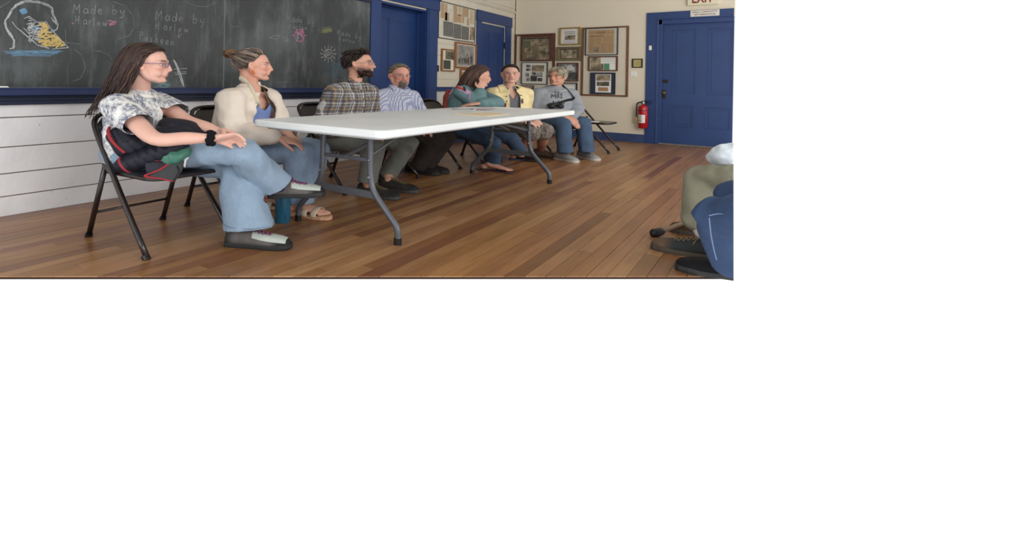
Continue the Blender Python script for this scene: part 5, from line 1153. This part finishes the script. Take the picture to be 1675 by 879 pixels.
# 4 ---- grey-haired man in checked shirt
p = Person('grey-haired man with goatee in blue and white checked shirt before the tall doorway', (1.05/S, -5.48/S), -22,
           J(640, 222, y=-5.5), J(646, 146, y=-5.5), J(654, 124.5, y=-5.44), -32, -4, 0, 1.02, vox=.0065)
kR, aR = J(714, 227, d=5.8), J(684, 272, d=5.85); kL, aL = J(730, 224, d=5.95), J(698, 271, d=5.98)
arms = {'R': (J(622, 188, y=-5.82), J(680, 206, y=-5.85)), 'L': (J(690, 192, y=-5.15), J(712, 212, y=-5.4))}
p.report('p4', arms, {'R': (kR, aR), 'L': (kL, aL)})
SK4 = (214, 158, 142); gm_ = lambda q: (1.0 if q.x > .055 else 0)*smoothstep(-.042, -.05, q.z)*smoothstep(.042, .03, abs(q.y))*(0 if (-.066 < q.z < -.054 and abs(q.y) < .018) else 1)
p.build_body(arms, SK4, {'R': ((.6, .3, -.3), (0, -.3, .9), 1, .6), 'L': ((.5, -.3, -.5), (.3, .3, .9), -1, .6)}, hairc=(118, 104, 90), hl=.74, lip=(170, 104, 100), beard=(128, 116, 108), beardmask=gm_, brow=(120, 100, 84), blush=.7, jaw=1.05)
GC = m_stripe_grid('blue_gingham', (226, 228, 234), [(0, 44, .0, .42, (92, 104, 158), .55), (1, 44, .0, .42, (92, 104, 158), .4), (2, 62, .0, .42, (92, 104, 158), .6)])
mb = MB(); p.torso(mb, .016, waist=.165, belly=.14, dpt=.12, bottom=-.04, neck=.07)
for k in 'LR': p.arm(mb, k, arms[k][0], arms[k][1], (.072, .066, .046), 1.8, .004)
p.shirt = p.garment('shirt', mb, GC, amp=.013, fr=9, seed=4)
sb = Surf(p.shirt, p.bodyobj)
decal(p.e, 'collar', sb, [(633, 137), (640, 138), (652, 145), (644, 149)], GC, .008, .004); decal(p.e, 'collar', sb, [(660, 145), (668, 142), (671, 147), (664, 150)], GC, .008, .004)
decal(p.e, 'button_placket', sb, [(654, 147), (658, 147), (664, 182), (660, 182)], GC, .002, .003)
TR4 = cloth('dark_brown_trousers', (52, 46, 44)); tm = trousers(p, {'R': (kR, aR), 'L': (kL, aL)}, (.095, .08, .068)); p.garment('trousers', tm, TR4, amp=.013, fr=10, seed=41)
for u, v, yw in ((678, 283, 10), (692, 281, 18)):
    g_ = J(u, v, z=0); g_.z = 0; shoe(p.e, g_, yw, up=(40, 36, 34), sole=(28, 28, 28), lace=(30, 30, 30), L=.28)
eyes(p.e, p.hc, p.R, p.hs, (-8, 0, 0), SK4, (90, 96, 100), .3); glasses(p.e, p.hc, p.R, p.hs, (140, 128, 120), .001, .022, .013)
locks(p.e, p.hc, p.R, p.hs, [(104, 92, 80), (152, 140, 124)], 460, lambda q, t, rd, off: (-.5, off*.6+(.5 if q.y > 0 else -.5)*(q.z > .07), -.4), lambda q, rd: rd.uniform(.02, .045), .0055, hl=.76, side=-.02, back=-.55, lift=.08, stick=-.1, wav=.2, seed=6, step=.009)
BODYV = bodyv(p); beard(p, [(104, 92, 84), (168, 158, 150)], 110, lambda q: gm_(q)*(q.z < -.074), .006, 5)
# 5 ---- woman in teal sweater, chin on hand
p = Person('woman in teal sweater with long brown hair resting her cheek on her hand', (1.25/S, -4.6/S), 10,
           J(752, 208, y=-4.6), J(766, 141, y=-4.62), J(784, 125.5, y=-4.55), 40, -8, 0, .98, vox=.0065)
kR, aR = J(805, 232, y=-4.85), J(806, 268, y=-4.7); kL, aL = J(836, 226, y=-4.45), J(852, 250, y=-4.30)
arms = {'R': (J(781, 170, y=-4.82), J(786, 147, y=-4.72)), 'L': (J(812, 168, d=6.28), J(784, 169, d=6.12))}
p.report('p5', arms, {'R': (kR, aR), 'L': (kL, aL)})
SK5 = (206, 158, 138)
p.build_body(arms, SK5, {'R': ((.15, .15, 1), (.6, -.5, .2), -1, .9, .95), 'L': (J(757, 172.5, d=6.16)-arms['L'][1], (0, -.3, 1), 1, .25, 1.0)}, hairc=(62, 44, 38), hl=.56, lip=(168, 92, 92), brow=(74, 54, 46), blush=.5)
TL = cloth('teal_knit', (102, 130, 134), bump=.35, bs=220)
mb = MB(); p.torso(mb, .022, waist=.15, belly=.12, dpt=.115, bottom=-.03, neck=.07); mb.tube([p.nb-UP*.03, p.nb+UP*.035+p.fw*.008], [.068, .062], n=18)
for k in 'LR': p.arm(mb, k, arms[k][0], arms[k][1], (.068, .064, .046), 1.86, .006)
p.shirt = p.garment('sweater', mb, TL, amp=.013, fr=9, seed=14)
tm = trousers(p, {'R': (kR, aR), 'L': (kL, aL)}, (.092, .074, .066)); p.garment('trousers', tm, m_denim('mid_denim', (60, 76, 98), 1.3), amp=.012, fr=10, seed=51, cuts=[(aR, aR-kR, .12), (aL, aL-kL, .12)])
for (u, v, an, yy) in ((800, 280, aR, 12), (846, 262, aL, 20)):
    g_ = J(u, v, z=0); g_.z = 0; fm = MB(); bare_foot(fm, an, g_+UP*.016, yy); m = remesh(fm, .006, 1); m.c = [lin((190, 140, 122))]*len(m.v); obj('foot', m, SKIN, p.e, smooth=True, wide=True); sandal(p.e, g_, yy, (56, 44, 40) if u < 820 else (50, 58, 84), (70, 44, 44) if u < 820 else (48, 56, 80), .016, True)
eyes(p.e, p.hc, p.R, p.hs, (0, -5, 0), SK5, (80, 62, 46), .2)
def fl(q, t, rd, off):
    if q.z > .06 and q.x > -.03: return (-.7, (1 if q.y > 0 else -1)*.8, -.2)
    return (-.45+.35*t, (1 if q.y > 0 else -1)*.06+off*.08, -1)
colr = [(p.nb-UP*.10, (.14, .18, .12)), (p.nb+UP*.02, (.072, .072, .08))]
locks(p.e, p.hc, p.R, p.hs, [(48, 34, 30), (98, 68, 54)], 300, fl, lambda q, rd: rd.uniform(.16, .24), .0065, hl=.56, side=.1, back=-.5, lift=.12, stick=.05, wav=.08, colliders=colr, seed=15)
rd = random.Random(9); mb = MB(); a0 = p.nb+p.fw*.07+p.L*-.05+UP*.01
for i in range(26): o_ = Vector((rd.uniform(-.022, .022), rd.uniform(-.022, .022), 0)); mb.tube([a0+o_+UP*.05-p.fw*.03, a0+o_*1.2+p.fw*.04-UP*.03, a0+o_*1.3+p.fw*.07-UP*.12, a0+o_*.4+p.fw*.06-UP*(.2+rd.uniform(0, .03))], [.006, .007, .006, .003], n=5, seg=3, col=mixc(lin((48, 34, 30)), lin((98, 68, 54)), rd.random()))
obj('hair_length_over_shoulder', mb, HAIRM, p.e, smooth=True, wide=True)
# backpack of woman 5
bp = empty('backpack', ((p.nb-p.fw*.2).x*S, (p.nb).y*S, .62), 'rust and lilac backpack worn by the woman in the teal sweater', 'backpack')
mb = MB(); q_ = p.nb-p.fw*.175-UP*.22+p.L*.03; mb.tube([q_-UP*.15, q_-UP*.05, q_+UP*.08, q_+UP*.15], [.09, .11, .11, .08], [.04, .055, .05, .03], side=p.L, n=20); m = remesh(mb, .012, 3); wrinkle(m, .006, 12); obj('bag_body', m, cloth('rust_canvas', (150, 72, 62)), bp, smooth=True, wide=True)
sf = Surf(p.shirt)
mb = MB(); surfline(mb, sf, [(731, 163), (735, 150), (741, 143), (755, 146), (768, 154), (767, 163)], .026, .006, .006); obj('strap_padding', mb, cloth('lilac_webbing', (190, 160, 190)), bp, smooth=True)
mb = MB(); surfline(mb, sf, [(731, 161), (735, 149), (741, 142.5), (755, 145.5), (769, 152.5)], .016, .012, .006); obj('strap_webbing', mb, cloth('rust_webbing', (172, 78, 62)), bp, smooth=True)
mb = MB(); surfline(mb, sf, [(758, 144), (761, 150)], .014, .016, .005); obj('strap_buckle', mb, NAVY, bp, smooth=True)
# 6 ---- man in cream denim jacket
p = Person('young man in cream denim jacket over a dark patterned shirt, hair tied back', (1.35/S, -3.65/S), -46,
           J(832, 208, y=-3.65), J(834, 143, y=-3.65), J(835, 121.5, y=-3.60), -62, -2, 0, 1.0, vox=.007)
kR, aR = J(868, 214, y=-4.05), J(866, 243, y=-4.0); kL, aL = J(890, 212, y=-3.7), J(878, 244, y=-3.75)
arms = {'R': (J(812, 178, y=-4.0), J(856, 196, y=-4.15)), 'L': (J(858, 178, y=-3.35), J(878, 196, y=-3.75))}
p.report('p6', arms, {'R': (kR, aR), 'L': (kL, aL)})
SK6 = (206, 162, 146)
p.build_body(arms, SK6, {'R': ((.5, .3, -.3), (0, -.4, .8), 1, .5), 'L': ((.2, -.5, -.3), (.3, .2, .9), -1, .5)}, hairc=(46, 36, 34), hl=.66, lip=(168, 106, 104), brow=(60, 46, 42), blush=.5)
CJ = cloth('cream_denim', (228, 212, 166), bump=.25); DP = plain('dark_paisley_cotton', (104, 104, 112), .8, var=.6, scale=70)
mb = MB(); p.torso(mb, .006, dpt=.11, bottom=0, neck=.06); m = remesh(mb, .009, 2)
carve(m, lambda q: min((q-p.nb).z+.17-abs((q-p.nb).dot(p.L))*2.2, (q-p.nb).dot(p.fw)-.02), .009)
obj('shirt', m, DP, p.e, smooth=True, wide=True)
mb = MB(); p.torso(mb, .026, waist=.158, belly=.125, dpt=.115, bottom=.0, neck=.07)
for k in 'LR': p.arm(mb, k, arms[k][0], arms[k][1], (.074, .07, .05), 1.8, .004)
m = remesh(mb, .009, 3); wrinkle(m, .016, 9, seed=3)
def opening(q):
    q = q-p.nb; a, l, h = q.dot(p.fw), abs(q.dot(p.L)), -q.z
    return max(min(a-.03, h+.05, .036+.02*smoothstep(.05, .1, h)-l), min(.022-h, .068-l, a+.05))
carve(m, opening, .009)
jk = obj('jacket', m, CJ, p.e, smooth=True, wide=True); so = jk.modifiers.new('cloth_thickness', 'SOLIDIFY'); so.thickness = .006; so.offset = -1
sf = Surf(jk, p.bodyobj); sb = sf
decal(p.e, 'collar', sb, [(813, 136), (821, 137), (832, 149), (818, 152)], CJ, .010, .005); decal(p.e, 'collar', sb, [(841, 140), (846, 138), (853, 144), (845, 149)], CJ, .010, .005)
decal(p.e, 'shirt_collar', sb, [(823, 139), (827, 141), (832, 146), (829, 150)], DP, .004, .003); decal(p.e, 'shirt_collar', sb, [(838, 142), (841, 141), (844, 147), (840, 149)], DP, .004, .003)
decal(p.e, 'badge_patch', sf, [(819, 168.5), (828, 168.5), (828, 175), (819, 175)], plain('maroon_patch', (84, 34, 44), .7, var=.3, scale=60), .002, .004)
decal(p.e, 'pin', sf, [(850.5, 162), (855, 161.5), (855.5, 169), (851, 169.5)], plain('dark_pins', (58, 48, 56), .4, var=.5, scale=80), .003, .005, 3, 3)
for q in ((852, 156.5), (844.5, 167), (829, 158), (829, 166)):
    a_, n_ = sf(*q); mb = MB(); mb.ell(a_+n_*.006, (.011, .011, .009), None, 8, 6); obj('button', mb, plain('brass_button', (150, 120, 70), .4, metal=.5) if q[0] != 852 else NAVY, p.e, smooth=True)
SK_ = plain('patterned_grey_shorts', (112, 104, 98), .85, var=.75, scale=42); tm = trousers(p, {'R': (kR, aR), 'L': (kL, aL)}, (.098, .092, .085), hemend=.25); p.garment('shorts', tm, SK_, amp=.008, fr=8, seed=61)
for an, kn, (u, v), yw, upc in ((aR, kR, (852, 262), 0, (34, 32, 34)), (aL, kL, (884, 257), 0, (92, 74, 64))):
    g_ = J(u, v, z=0); g_.z = 0; mb = MB(); mb.tube([kn, kn*.6+g_*.4, g_+UP*.1], [.058, .052, .036], n=14); m = remesh(mb, .009, 1); m.c = [lin((186, 134, 116))]*len(m.v); obj('calf', m, SKIN, p.e, smooth=True, wide=True); shoe(p.e, g_, yw, up=upc, sole=(50, 42, 38), lace=None, L=.27)
eyes(p.e, p.hc, p.R, p.hs, (0, -8, 0), SK6, (64, 54, 48), .22)
locks(p.e, p.hc, p.R, p.hs, [(34, 26, 26), (66, 50, 44)], 420, lambda q, t, rd, off: (-1, -q.y*3, .15), lambda q, rd: rd.uniform(.06, .12),   .005, hl=.66, side=.0, back=-.55, lift=.07, stick=-.1, wav=.05, seed=16)
mb = MB(); q_ = p.hc+p.R @ Vector((-.085, .0, .115)); [mb.ell(q_+Vector((random.uniform(-.012, .012), random.uniform(-.02, .02), random.uniform(-.006, .008))), .017, None, 10, 8, col=lin((44, 34, 32))) for _ in range(6)]; obj('topknot', mb, HAIRM, p.e, smooth=True, wide=True)
# 7 ---- grey-haired woman in hoodie
p = Person('grey-haired woman in grey hoodie and blue jeans seated at the far end of the row', (1.75/S, -2.8/S), -50,
           J(893, 203, y=-2.80), J(909, 145, y=-2.85), J(911, 126, y=-2.85), -98, -2, 0, 1.0, vox=.007)
kR, aR = J(921, 201, y=-3.25), J(924, 249, y=-3.30); kL, aL = J(953, 199, y=-2.85), J(960, 248, y=-2.98)
arms = {'R': (J(872, 182, y=-3.0), J(925, 190, y=-3.12)), 'L': (J(943, 178, y=-2.55), J(935, 193, y=-2.98))}
p.report('p7', arms, {'R': (kR, aR), 'L': (kL, aL)})
SK7 = (196, 146, 124)
p.build_body(arms, SK7, {'R': (J(943, 203, y=-3.1)-arms['R'][1], (.3, -.6, .6), 1, .5), 'L': (J(945, 206, y=-3.05)-arms['L'][1], (.3, -.3, .7), -1, .4)}, hairc=(150, 140, 122), hl=.58, lip=(158, 96, 88), brow=(112, 94, 80), blush=.5)
HM = cloth('grey_heather_fleece', (148, 153, 160), bump=.3)
mb = MB(); p.torso(mb, .028, w=.17, waist=.172, belly=.14, dpt=.12, bottom=-.03, neck=.07)
for k in 'LR': p.arm(mb, k, arms[k][0], arms[k][1], (.080, .074, .05), 1.86, .006)
ring = [p.nb+p.fw*(.08*math.cos(a))+p.L*(.095*math.sin(a))+UP*(-.005-.03*math.cos(a)) for a in [2*PI*i/16 for i in range(17)]]; mb.tube(ring, .030, n=10, seg=1, cap=False, smooth=False); mb.ell(p.nb-p.fw*.10-UP*.03, (.07, .09, .05))
p.shirt = p.garment('hoodie', mb, HM, amp=.015, fr=8, seed=19)
DK = plain('dark_green_print', (38, 52, 46), .7)
def P_T(a, z, n): return p.nb+p.fw*(.146+n)+p.L*a+UP*z
sf = Surf(p.shirt)
for ls in ([(902, 160), (902.5, 154.5), (905.5, 158), (908.5, 154.5), (909, 160)], [(911.5, 160), (911.5, 154.5), (914, 155.5), (914.5, 158.5), (911.5, 160)], [(917, 154.5), (919.5, 154.5)], [(918.2, 154.5), (918.2, 160)], [(917, 160), (919.5, 160)]):
    mb = MB(); surfline(mb, sf, ls, .0075, .001); obj('letter', mb, DK, p.e)
mb = MB()
for a_ in (904, 908, 912, 916, 920): surfline(mb, sf, [(a_, 170), (a_+1.5, 164.5+(a_ % 3)), (a_+3, 170)], .008, .001)
obj('chest_print', mb, DK, p.e)
for q in ([(909, 147), (909.5, 153)], [(913.5, 147), (914, 156)]):
    mb = MB(); surfline(mb, sf, q, .004, .005); obj('drawstring', mb, cloth('grey_cord', (120, 124, 130)), p.e, smooth=True)
tm = trousers(p, {'R': (kR, aR), 'L': (kL, aL)}, (.095, .078, .072)); p.garment('trousers', tm, m_denim('worn_blue_denim', (68, 86, 110), 1.7, 6), amp=.012, fr=10, stretch=(1, 1, .6), seed=71, cuts=[(aR, (0, 0, -1), .13), (aL, (0, 0, -1), .13)])
for u, v, yw in ((918, 262, -28), (955, 259, -35)):
    g_ = J(u, v, z=0); g_.z = 0; shoe(p.e, g_, yw, up=(150, 150, 152), sole=(186, 180, 172), lace=(130, 132, 134), L=.27)
eyes(p.e, p.hc, p.R, p.hs, (-14, 2, 0), SK7, (70, 66, 60), .3)
locks(p.e, p.hc, p.R, p.hs, [(132, 124, 106), (186, 178, 158)], 520, lambda q, t, rd, off: ((.25 if q.x > 0 else -.3)*(1 if q.z > .05 else -.2), (1 if q.y-.02 > 0 else -1)*(1 if q.z > .07 else -.7), -.45 if q.z > .06 else -1), lambda q, rd: min(.11, max(.03, (q.z+.045)*.85))*rd.uniform(.8, 1.1), .0055, hl=.60, side=.05, back=-.5, lift=.13, stick=.0, wav=.04, seed=17, step=.010)
# camera on its strap
a_, n_ = sf(908, 173); a_ = a_+n_*.04
ce = empty('binoculars', (a_.x, a_.y, a_.z-.05), 'black binoculars on a shoulder strap across the front of the grey hoodie', 'binoculars')
mb = MB()
for du in (-7, 7): q = hit(908+du, 172, d=(a_-CAM).dot(VD)); mb.tube([q+VD*.03, q-VD*.05-UP*.015], [.042, .050], [.028, .033], side=RT, n=14, smooth=False)
q0 = hit(900, 171, d=(a_-CAM).dot(VD)); q1 = hit(918, 171, d=(a_-CAM).dot(VD)); mb.tube([q0, q1], .022, n=8, smooth=False); obj('binocular_body', mb, BLACKM, ce, smooth=True)
mb = MB(); sb = Surf(p.shirt, p.bodyobj); surfline(mb, sb, [(919, 139), (926, 145), (934, 153), (939, 160), (936, 162.5), (928, 164), (918, 167), (908, 171), (896, 174)], .017, .007, .005, 3); obj('strap', mb, cloth('black_webbing', (30, 30, 32)), ce, smooth=True)
# ---------------------------------------------------------------- jacket on the lap of person 1
def JJ(u, v, y): return J(u, v, d=3.17+(y+8.92)*.9)
je = empty('quilted_jacket', (JJ(250, 262, -8.8).x*S, -8.8, .5), 'navy quilted jacket with red piping and green lining bundled on a lap', 'jacket')
NV = plain('navy_nylon', (21, 23, 36), .5, var=.15, scale=20, bump=.15, bscale=60, spec=.3)
def quilt(m, fr=34, amp=.006, axis=None):
    for i, q in enumerate(m.v):
        t = q.dot(axis)*fr; m.v[i] = q+Vector(m.n[i])*(abs(math.sin(t))**.6*amp)
    return m
mb = MB()
mb.tube([JJ(190, 219, -8.92), JJ(213, 240, -8.95), JJ(236, 252, -8.95)], [.055, .075, .05], [.028, .04, .03], side=(.3, 0, 1), n=16)
mb.tube([JJ(275, 208, -8.80), JJ(310, 214, -8.72), JJ(338, 220, -8.70)], [.055, .06, .03], [.05, .045, .02], side=(0, 1, .2), n=16)
mb.tube([JJ(225, 235, -8.92), JJ(262, 228, -8.88), JJ(300, 224, -8.80)], [.07, .07, .06], [.06, .06, .05], n=16)
m = remesh(mb, .007, 3); quilt(m, 75, .008, Vector((.6, .3, .5))); obj('jacket_body', m, NV, je, smooth=True, wide=True)
mb = MB(); c0 = JJ(204, 270, -9.0); mb.tube([c0, JJ(232, 260, -8.99), JJ(262, 248, -8.97), JJ(290, 238, -8.95)], [.042, .052, .056, .05], n=18); m = remesh(mb, .007, 2); quilt(m, 85, .006, (JJ(290, 238, -8.95)-c0).normalized()); obj('sleeve', m, NV, je, smooth=True, wide=True)
REDP = cloth('red_piping', (150, 52, 60))
mb = MB(); ax = (JJ(232, 260, -8.99)-c0).normalized(); b1 = ax.orthogonal().normalized(); b2 = ax.cross(b1); cc_ = c0+ax*.004
mb = MB(); mb.tube([cc_+(b1*math.cos(a)+b2*math.sin(a))*.043 for a in [2*PI*i/20 for i in range(21)]], .0075, n=8, seg=1, cap=False, smooth=False); obj('piping', mb, REDP, je, smooth=True, wide=True)
mb = MB(); mb.tube([JJ(u, v, yy) for u, v, yy in ((179, 209, -8.95), (177, 216, -8.99), (181, 227, -9.0), (190, 238, -9.0), (203, 249, -9.02))], .0075, n=8); obj('piping', mb, REDP, je, smooth=True, wide=True)
mb = MB(); mb.tube([JJ(u, v, yy) for u, v, yy in ((246, 263, -9.04), (262, 263, -9.03), (276, 266, -9.02), (262, 277, -9.05), (240, 286, -9.06), (239, 289, -9.06), (262, 292, -9.06), (282, 296, -9.05))], .006, n=8)
obj('piping', mb, REDP, je, smooth=True, wide=True)
mb = MB(); mb.tube([cc_-ax*.008, cc_-ax*.03], [.036, .03], n=14); obj('cuff', mb, cloth('black_cuff', (24, 24, 28)), je, smooth=True, wide=True)
mb = MB(); mb.tube([JJ(262, 259, -9.0), JJ(284, 254, -8.99), JJ(302, 247, -8.96)], [.02, .034, .028], [.045, .05, .035], side=(0, 1, 0), n=14); m = remesh(mb, .007, 2); quilt(m, 110, .004, Vector((.8, .3, .2))); obj('green_lining', m, plain('green_nylon', (58, 108, 92), .4, var=.1), je, smooth=True, wide=True)
def slab(pts, th, vox=.007):
    mb = MB(); P = [JJ(u, v, yy) for u, v, yy in pts]; n = Vector((0, 0, 0))
    for i in range(len(P)): n += P[i].cross(P[(i+1) % len(P)])
    n.normalize(); mb.prism([q-n*th/2 for q in P], n*th); return remesh(mb, vox, 3)
m = slab([(236, 264, -9.03), (262, 262, -9.02), (277, 266, -9.01), (262, 278, -9.04), (241, 286, -9.05)], .03); obj('pocket_flap', m, NV, je, smooth=True, wide=True)
m = slab([(278, 264, -9.0), (302, 260, -8.97), (298, 280, -9.0), (284, 297, -9.04), (262, 292, -9.05), (243, 288, -9.05), (262, 278, -9.03)], .03); obj('charcoal_panel', m, cloth('charcoal_nylon', (62, 64, 66)), je, smooth=True, wide=True)
mb = MB(); mb.tube([JJ(290, 272, -9.02), JJ(293, 284, -9.04), JJ(284, 298, -9.06)], .0035, n=6); mb.tube([JJ(203, 232, -9.03), JJ(213, 229, -9.02), JJ(224, 226, -9.0)], .003, n=6); obj('zip', mb, BLACKM, je, smooth=True, wide=True)
mb = MB(); P = [JJ(u, v, -8.97) for u, v in ((302, 250), (309, 259), (305, 262), (303, 274), (298, 268), (294, 262))]; mb.prism(P, (0, -.003, .001)); obj('care_label', mb, WHITEP, je, wide=True)
# ---------------------------------------------------------------- the two listeners at the right edge
SECP = CAM; SECN = (hit(1200, 200, d=3)-CAM).cross(hit(1200, 400, d=3)-CAM).normalized()
if SECN.dot(hit(1300, 200, d=3)-CAM) < 0: SECN = -SECN
def section(o):      # the room model ends on one upright plane at the right; trim what passes it
    bm_ = bmesh.new(); bm_.from_mesh(o.data); off = rootpos(o.parent)
    r_ = bmesh.ops.bisect_plane(bm_, geom=bm_.verts[:]+bm_.edges[:]+bm_.faces[:], plane_co=SECP-off, plane_no=SECN, clear_outer=True)
    ed = [e for e in r_['geom_cut'] if isinstance(e, bmesh.types.BMEdge)]
    if ed: bmesh.ops.holes_fill(bm_, edges=ed)
    bm_.to_mesh(o.data); bm_.free()
e8 = empty('person', (4.05, -6.5, 0), 'seated person in khaki trousers and brown sneakers, only legs in view at right', 'person')
kn, an = J(1152, 292, d=3.42), J(1142, 366, d=3.36); hp = J(1290, 296, d=3.05); 
mb = MB(); mb.tube([hp, kn*.55+hp*.45, kn], [.10, .09, .078], n=20); mb.tube([kn, kn*.5+an*.5, an], [.078, .075, .066], n=20, seg=6)
m = remesh(mb, .009, 3, .6); wrinkle(m, .013, 10, (1, 1, .6), 4, [(kn, .12), (an, .08)]); section(obj('trousers', m, m_denim('khaki_cotton', (136, 134, 116), 1.15), e8, smooth=True, wide=True))
for u, v, d_, yw, nm in ((1162, 421, None, 183, 'near'), (1182, 388, None, 190, 'far')):
    g_ = J(u, v, z=0); g_.z = 0; sh = shoe(e8, g_, yw, up=(50, 54, 56) if nm == 'near' else (92, 64, 46), sole=(70, 62, 54), lace=(120, 104, 84), L=.30, toecap=(104, 84, 68) if nm == 'near' else (96, 68, 50), width=.056)
    mb = MB(); mb.tube([an, g_+UP*.09], [.04, .04], n=12); section(obj('sock', mb, cloth('white_sock', (196, 192, 184)), e8, smooth=True, wide=True))
ck = empty('walking_cane', (3.72, -6.4, 0), 'wooden cane with black rubber tip lying against the khaki-clad leg', 'cane')
a = hit(1070, 382, z=.022); b = hit(1082, 378.5, z=.035); c = hit(1130, 361, z=.095)
mb = MB(); mb.tube([a, b], [.030, .024], n=12, smooth=False); obj('rubber_tip', mb, BLACKM, ck, smooth=True)
mb = MB(); mb.tube([b, c], .015, n=10, smooth=False); obj('shaft', mb, wood('cane_wood', (138, 116, 92)), ck, smooth=True)
e9 = empty('person', (4.2, -7.0, 0), 'seated person in blue jeans and black shoes, knees in view at lower right corner', 'person')
kn, an = J(1178, 350, d=2.60), J(1200, 432, d=2.78); hp = J(1330, 360, d=2.2)
mb = MB(); mb.tube([hp, kn*.55+hp*.45, kn], [.105, .098, .082], n=20); mb.tube([kn, kn*.5+an*.5, an], [.084, .082, .075], n=20, seg=6)
k2 = J(1202, 318, d=2.95); mb.tube([J(1330, 318, d=2.5), k2], [.09, .074], n=18); mb.tube([k2, J(1225, 420, d=3.0)], [.074, .07], n=18)
m = remesh(mb, .009, 3, .6); wrinkle(m, .010, 10, (1, 1, .6), 7, [(kn, .12)]); section(obj('trousers', m, m_denim('blue_denim', (60, 78, 110), 1.35), e9, smooth=True, wide=True))
hb = MB(); hand(hb, J(1280, 304, d=2.75), J(1196, 296, d=2.75)-J(1280, 304, d=2.75), (0, 0, 1), 1, .35, .8); m = remesh(hb, .006, 1); m.c = [lin((196, 130, 116))]*len(m.v); section(obj('hand', m, SKIN, e9, smooth=True, wide=True))
mb = MB(); P = [J(u, v, d=2.46) for u, v in ((1160, 357), (1163, 385), (1168, 410), (1172, 425))]; mb.tube(P, .0018, n=5); P = [J(u, v, d=2.44) for u, v in ((1160, 353), (1175, 350), (1198, 352))]; mb.tube(P, .0018, n=5); section(obj('stitching', mb, m_denim('pale_stitch', (120, 140, 176)), e9, wide=True))
g_ = J(1212, 456, z=0); g_.z = 0; shoe(e9, g_, 187, up=(26, 26, 30), sole=(46, 46, 48), lace=None, L=.29, width=.056)
for o in list(e9.children)+list(e8.children):
    if o.name.startswith('shoe'):
        for q in [o]+list(o.children):
            for md in list(q.modifiers): q.modifiers.remove(md)
            section(q)
# white bag on the khaki lap
mb = MB(); mb.tube([J(1170, 260, d=3.50), J(1190, 256, d=3.42), J(1225, 256, d=3.35)], [.05, .08, .09], [.04, .06, .065], n=18); m = remesh(mb, .009, 2); wrinkle(m, .016, 16)
bg = obj('white_bag', m, plain('white_bag_plastic', (214, 224, 234), .5, var=.12, scale=24), wide=True, smooth=True); section(bg)
cx_ = sum((v.co for v in bg.data.vertices), Vector())/len(bg.data.vertices); cx_.z = min(v.co.z for v in bg.data.vertices); bg.data.transform(Matrix.Translation(-cx_)); bg.location = cx_
tag(bg, 'crumpled white bag resting on the khaki trousers at the right edge', 'bag')
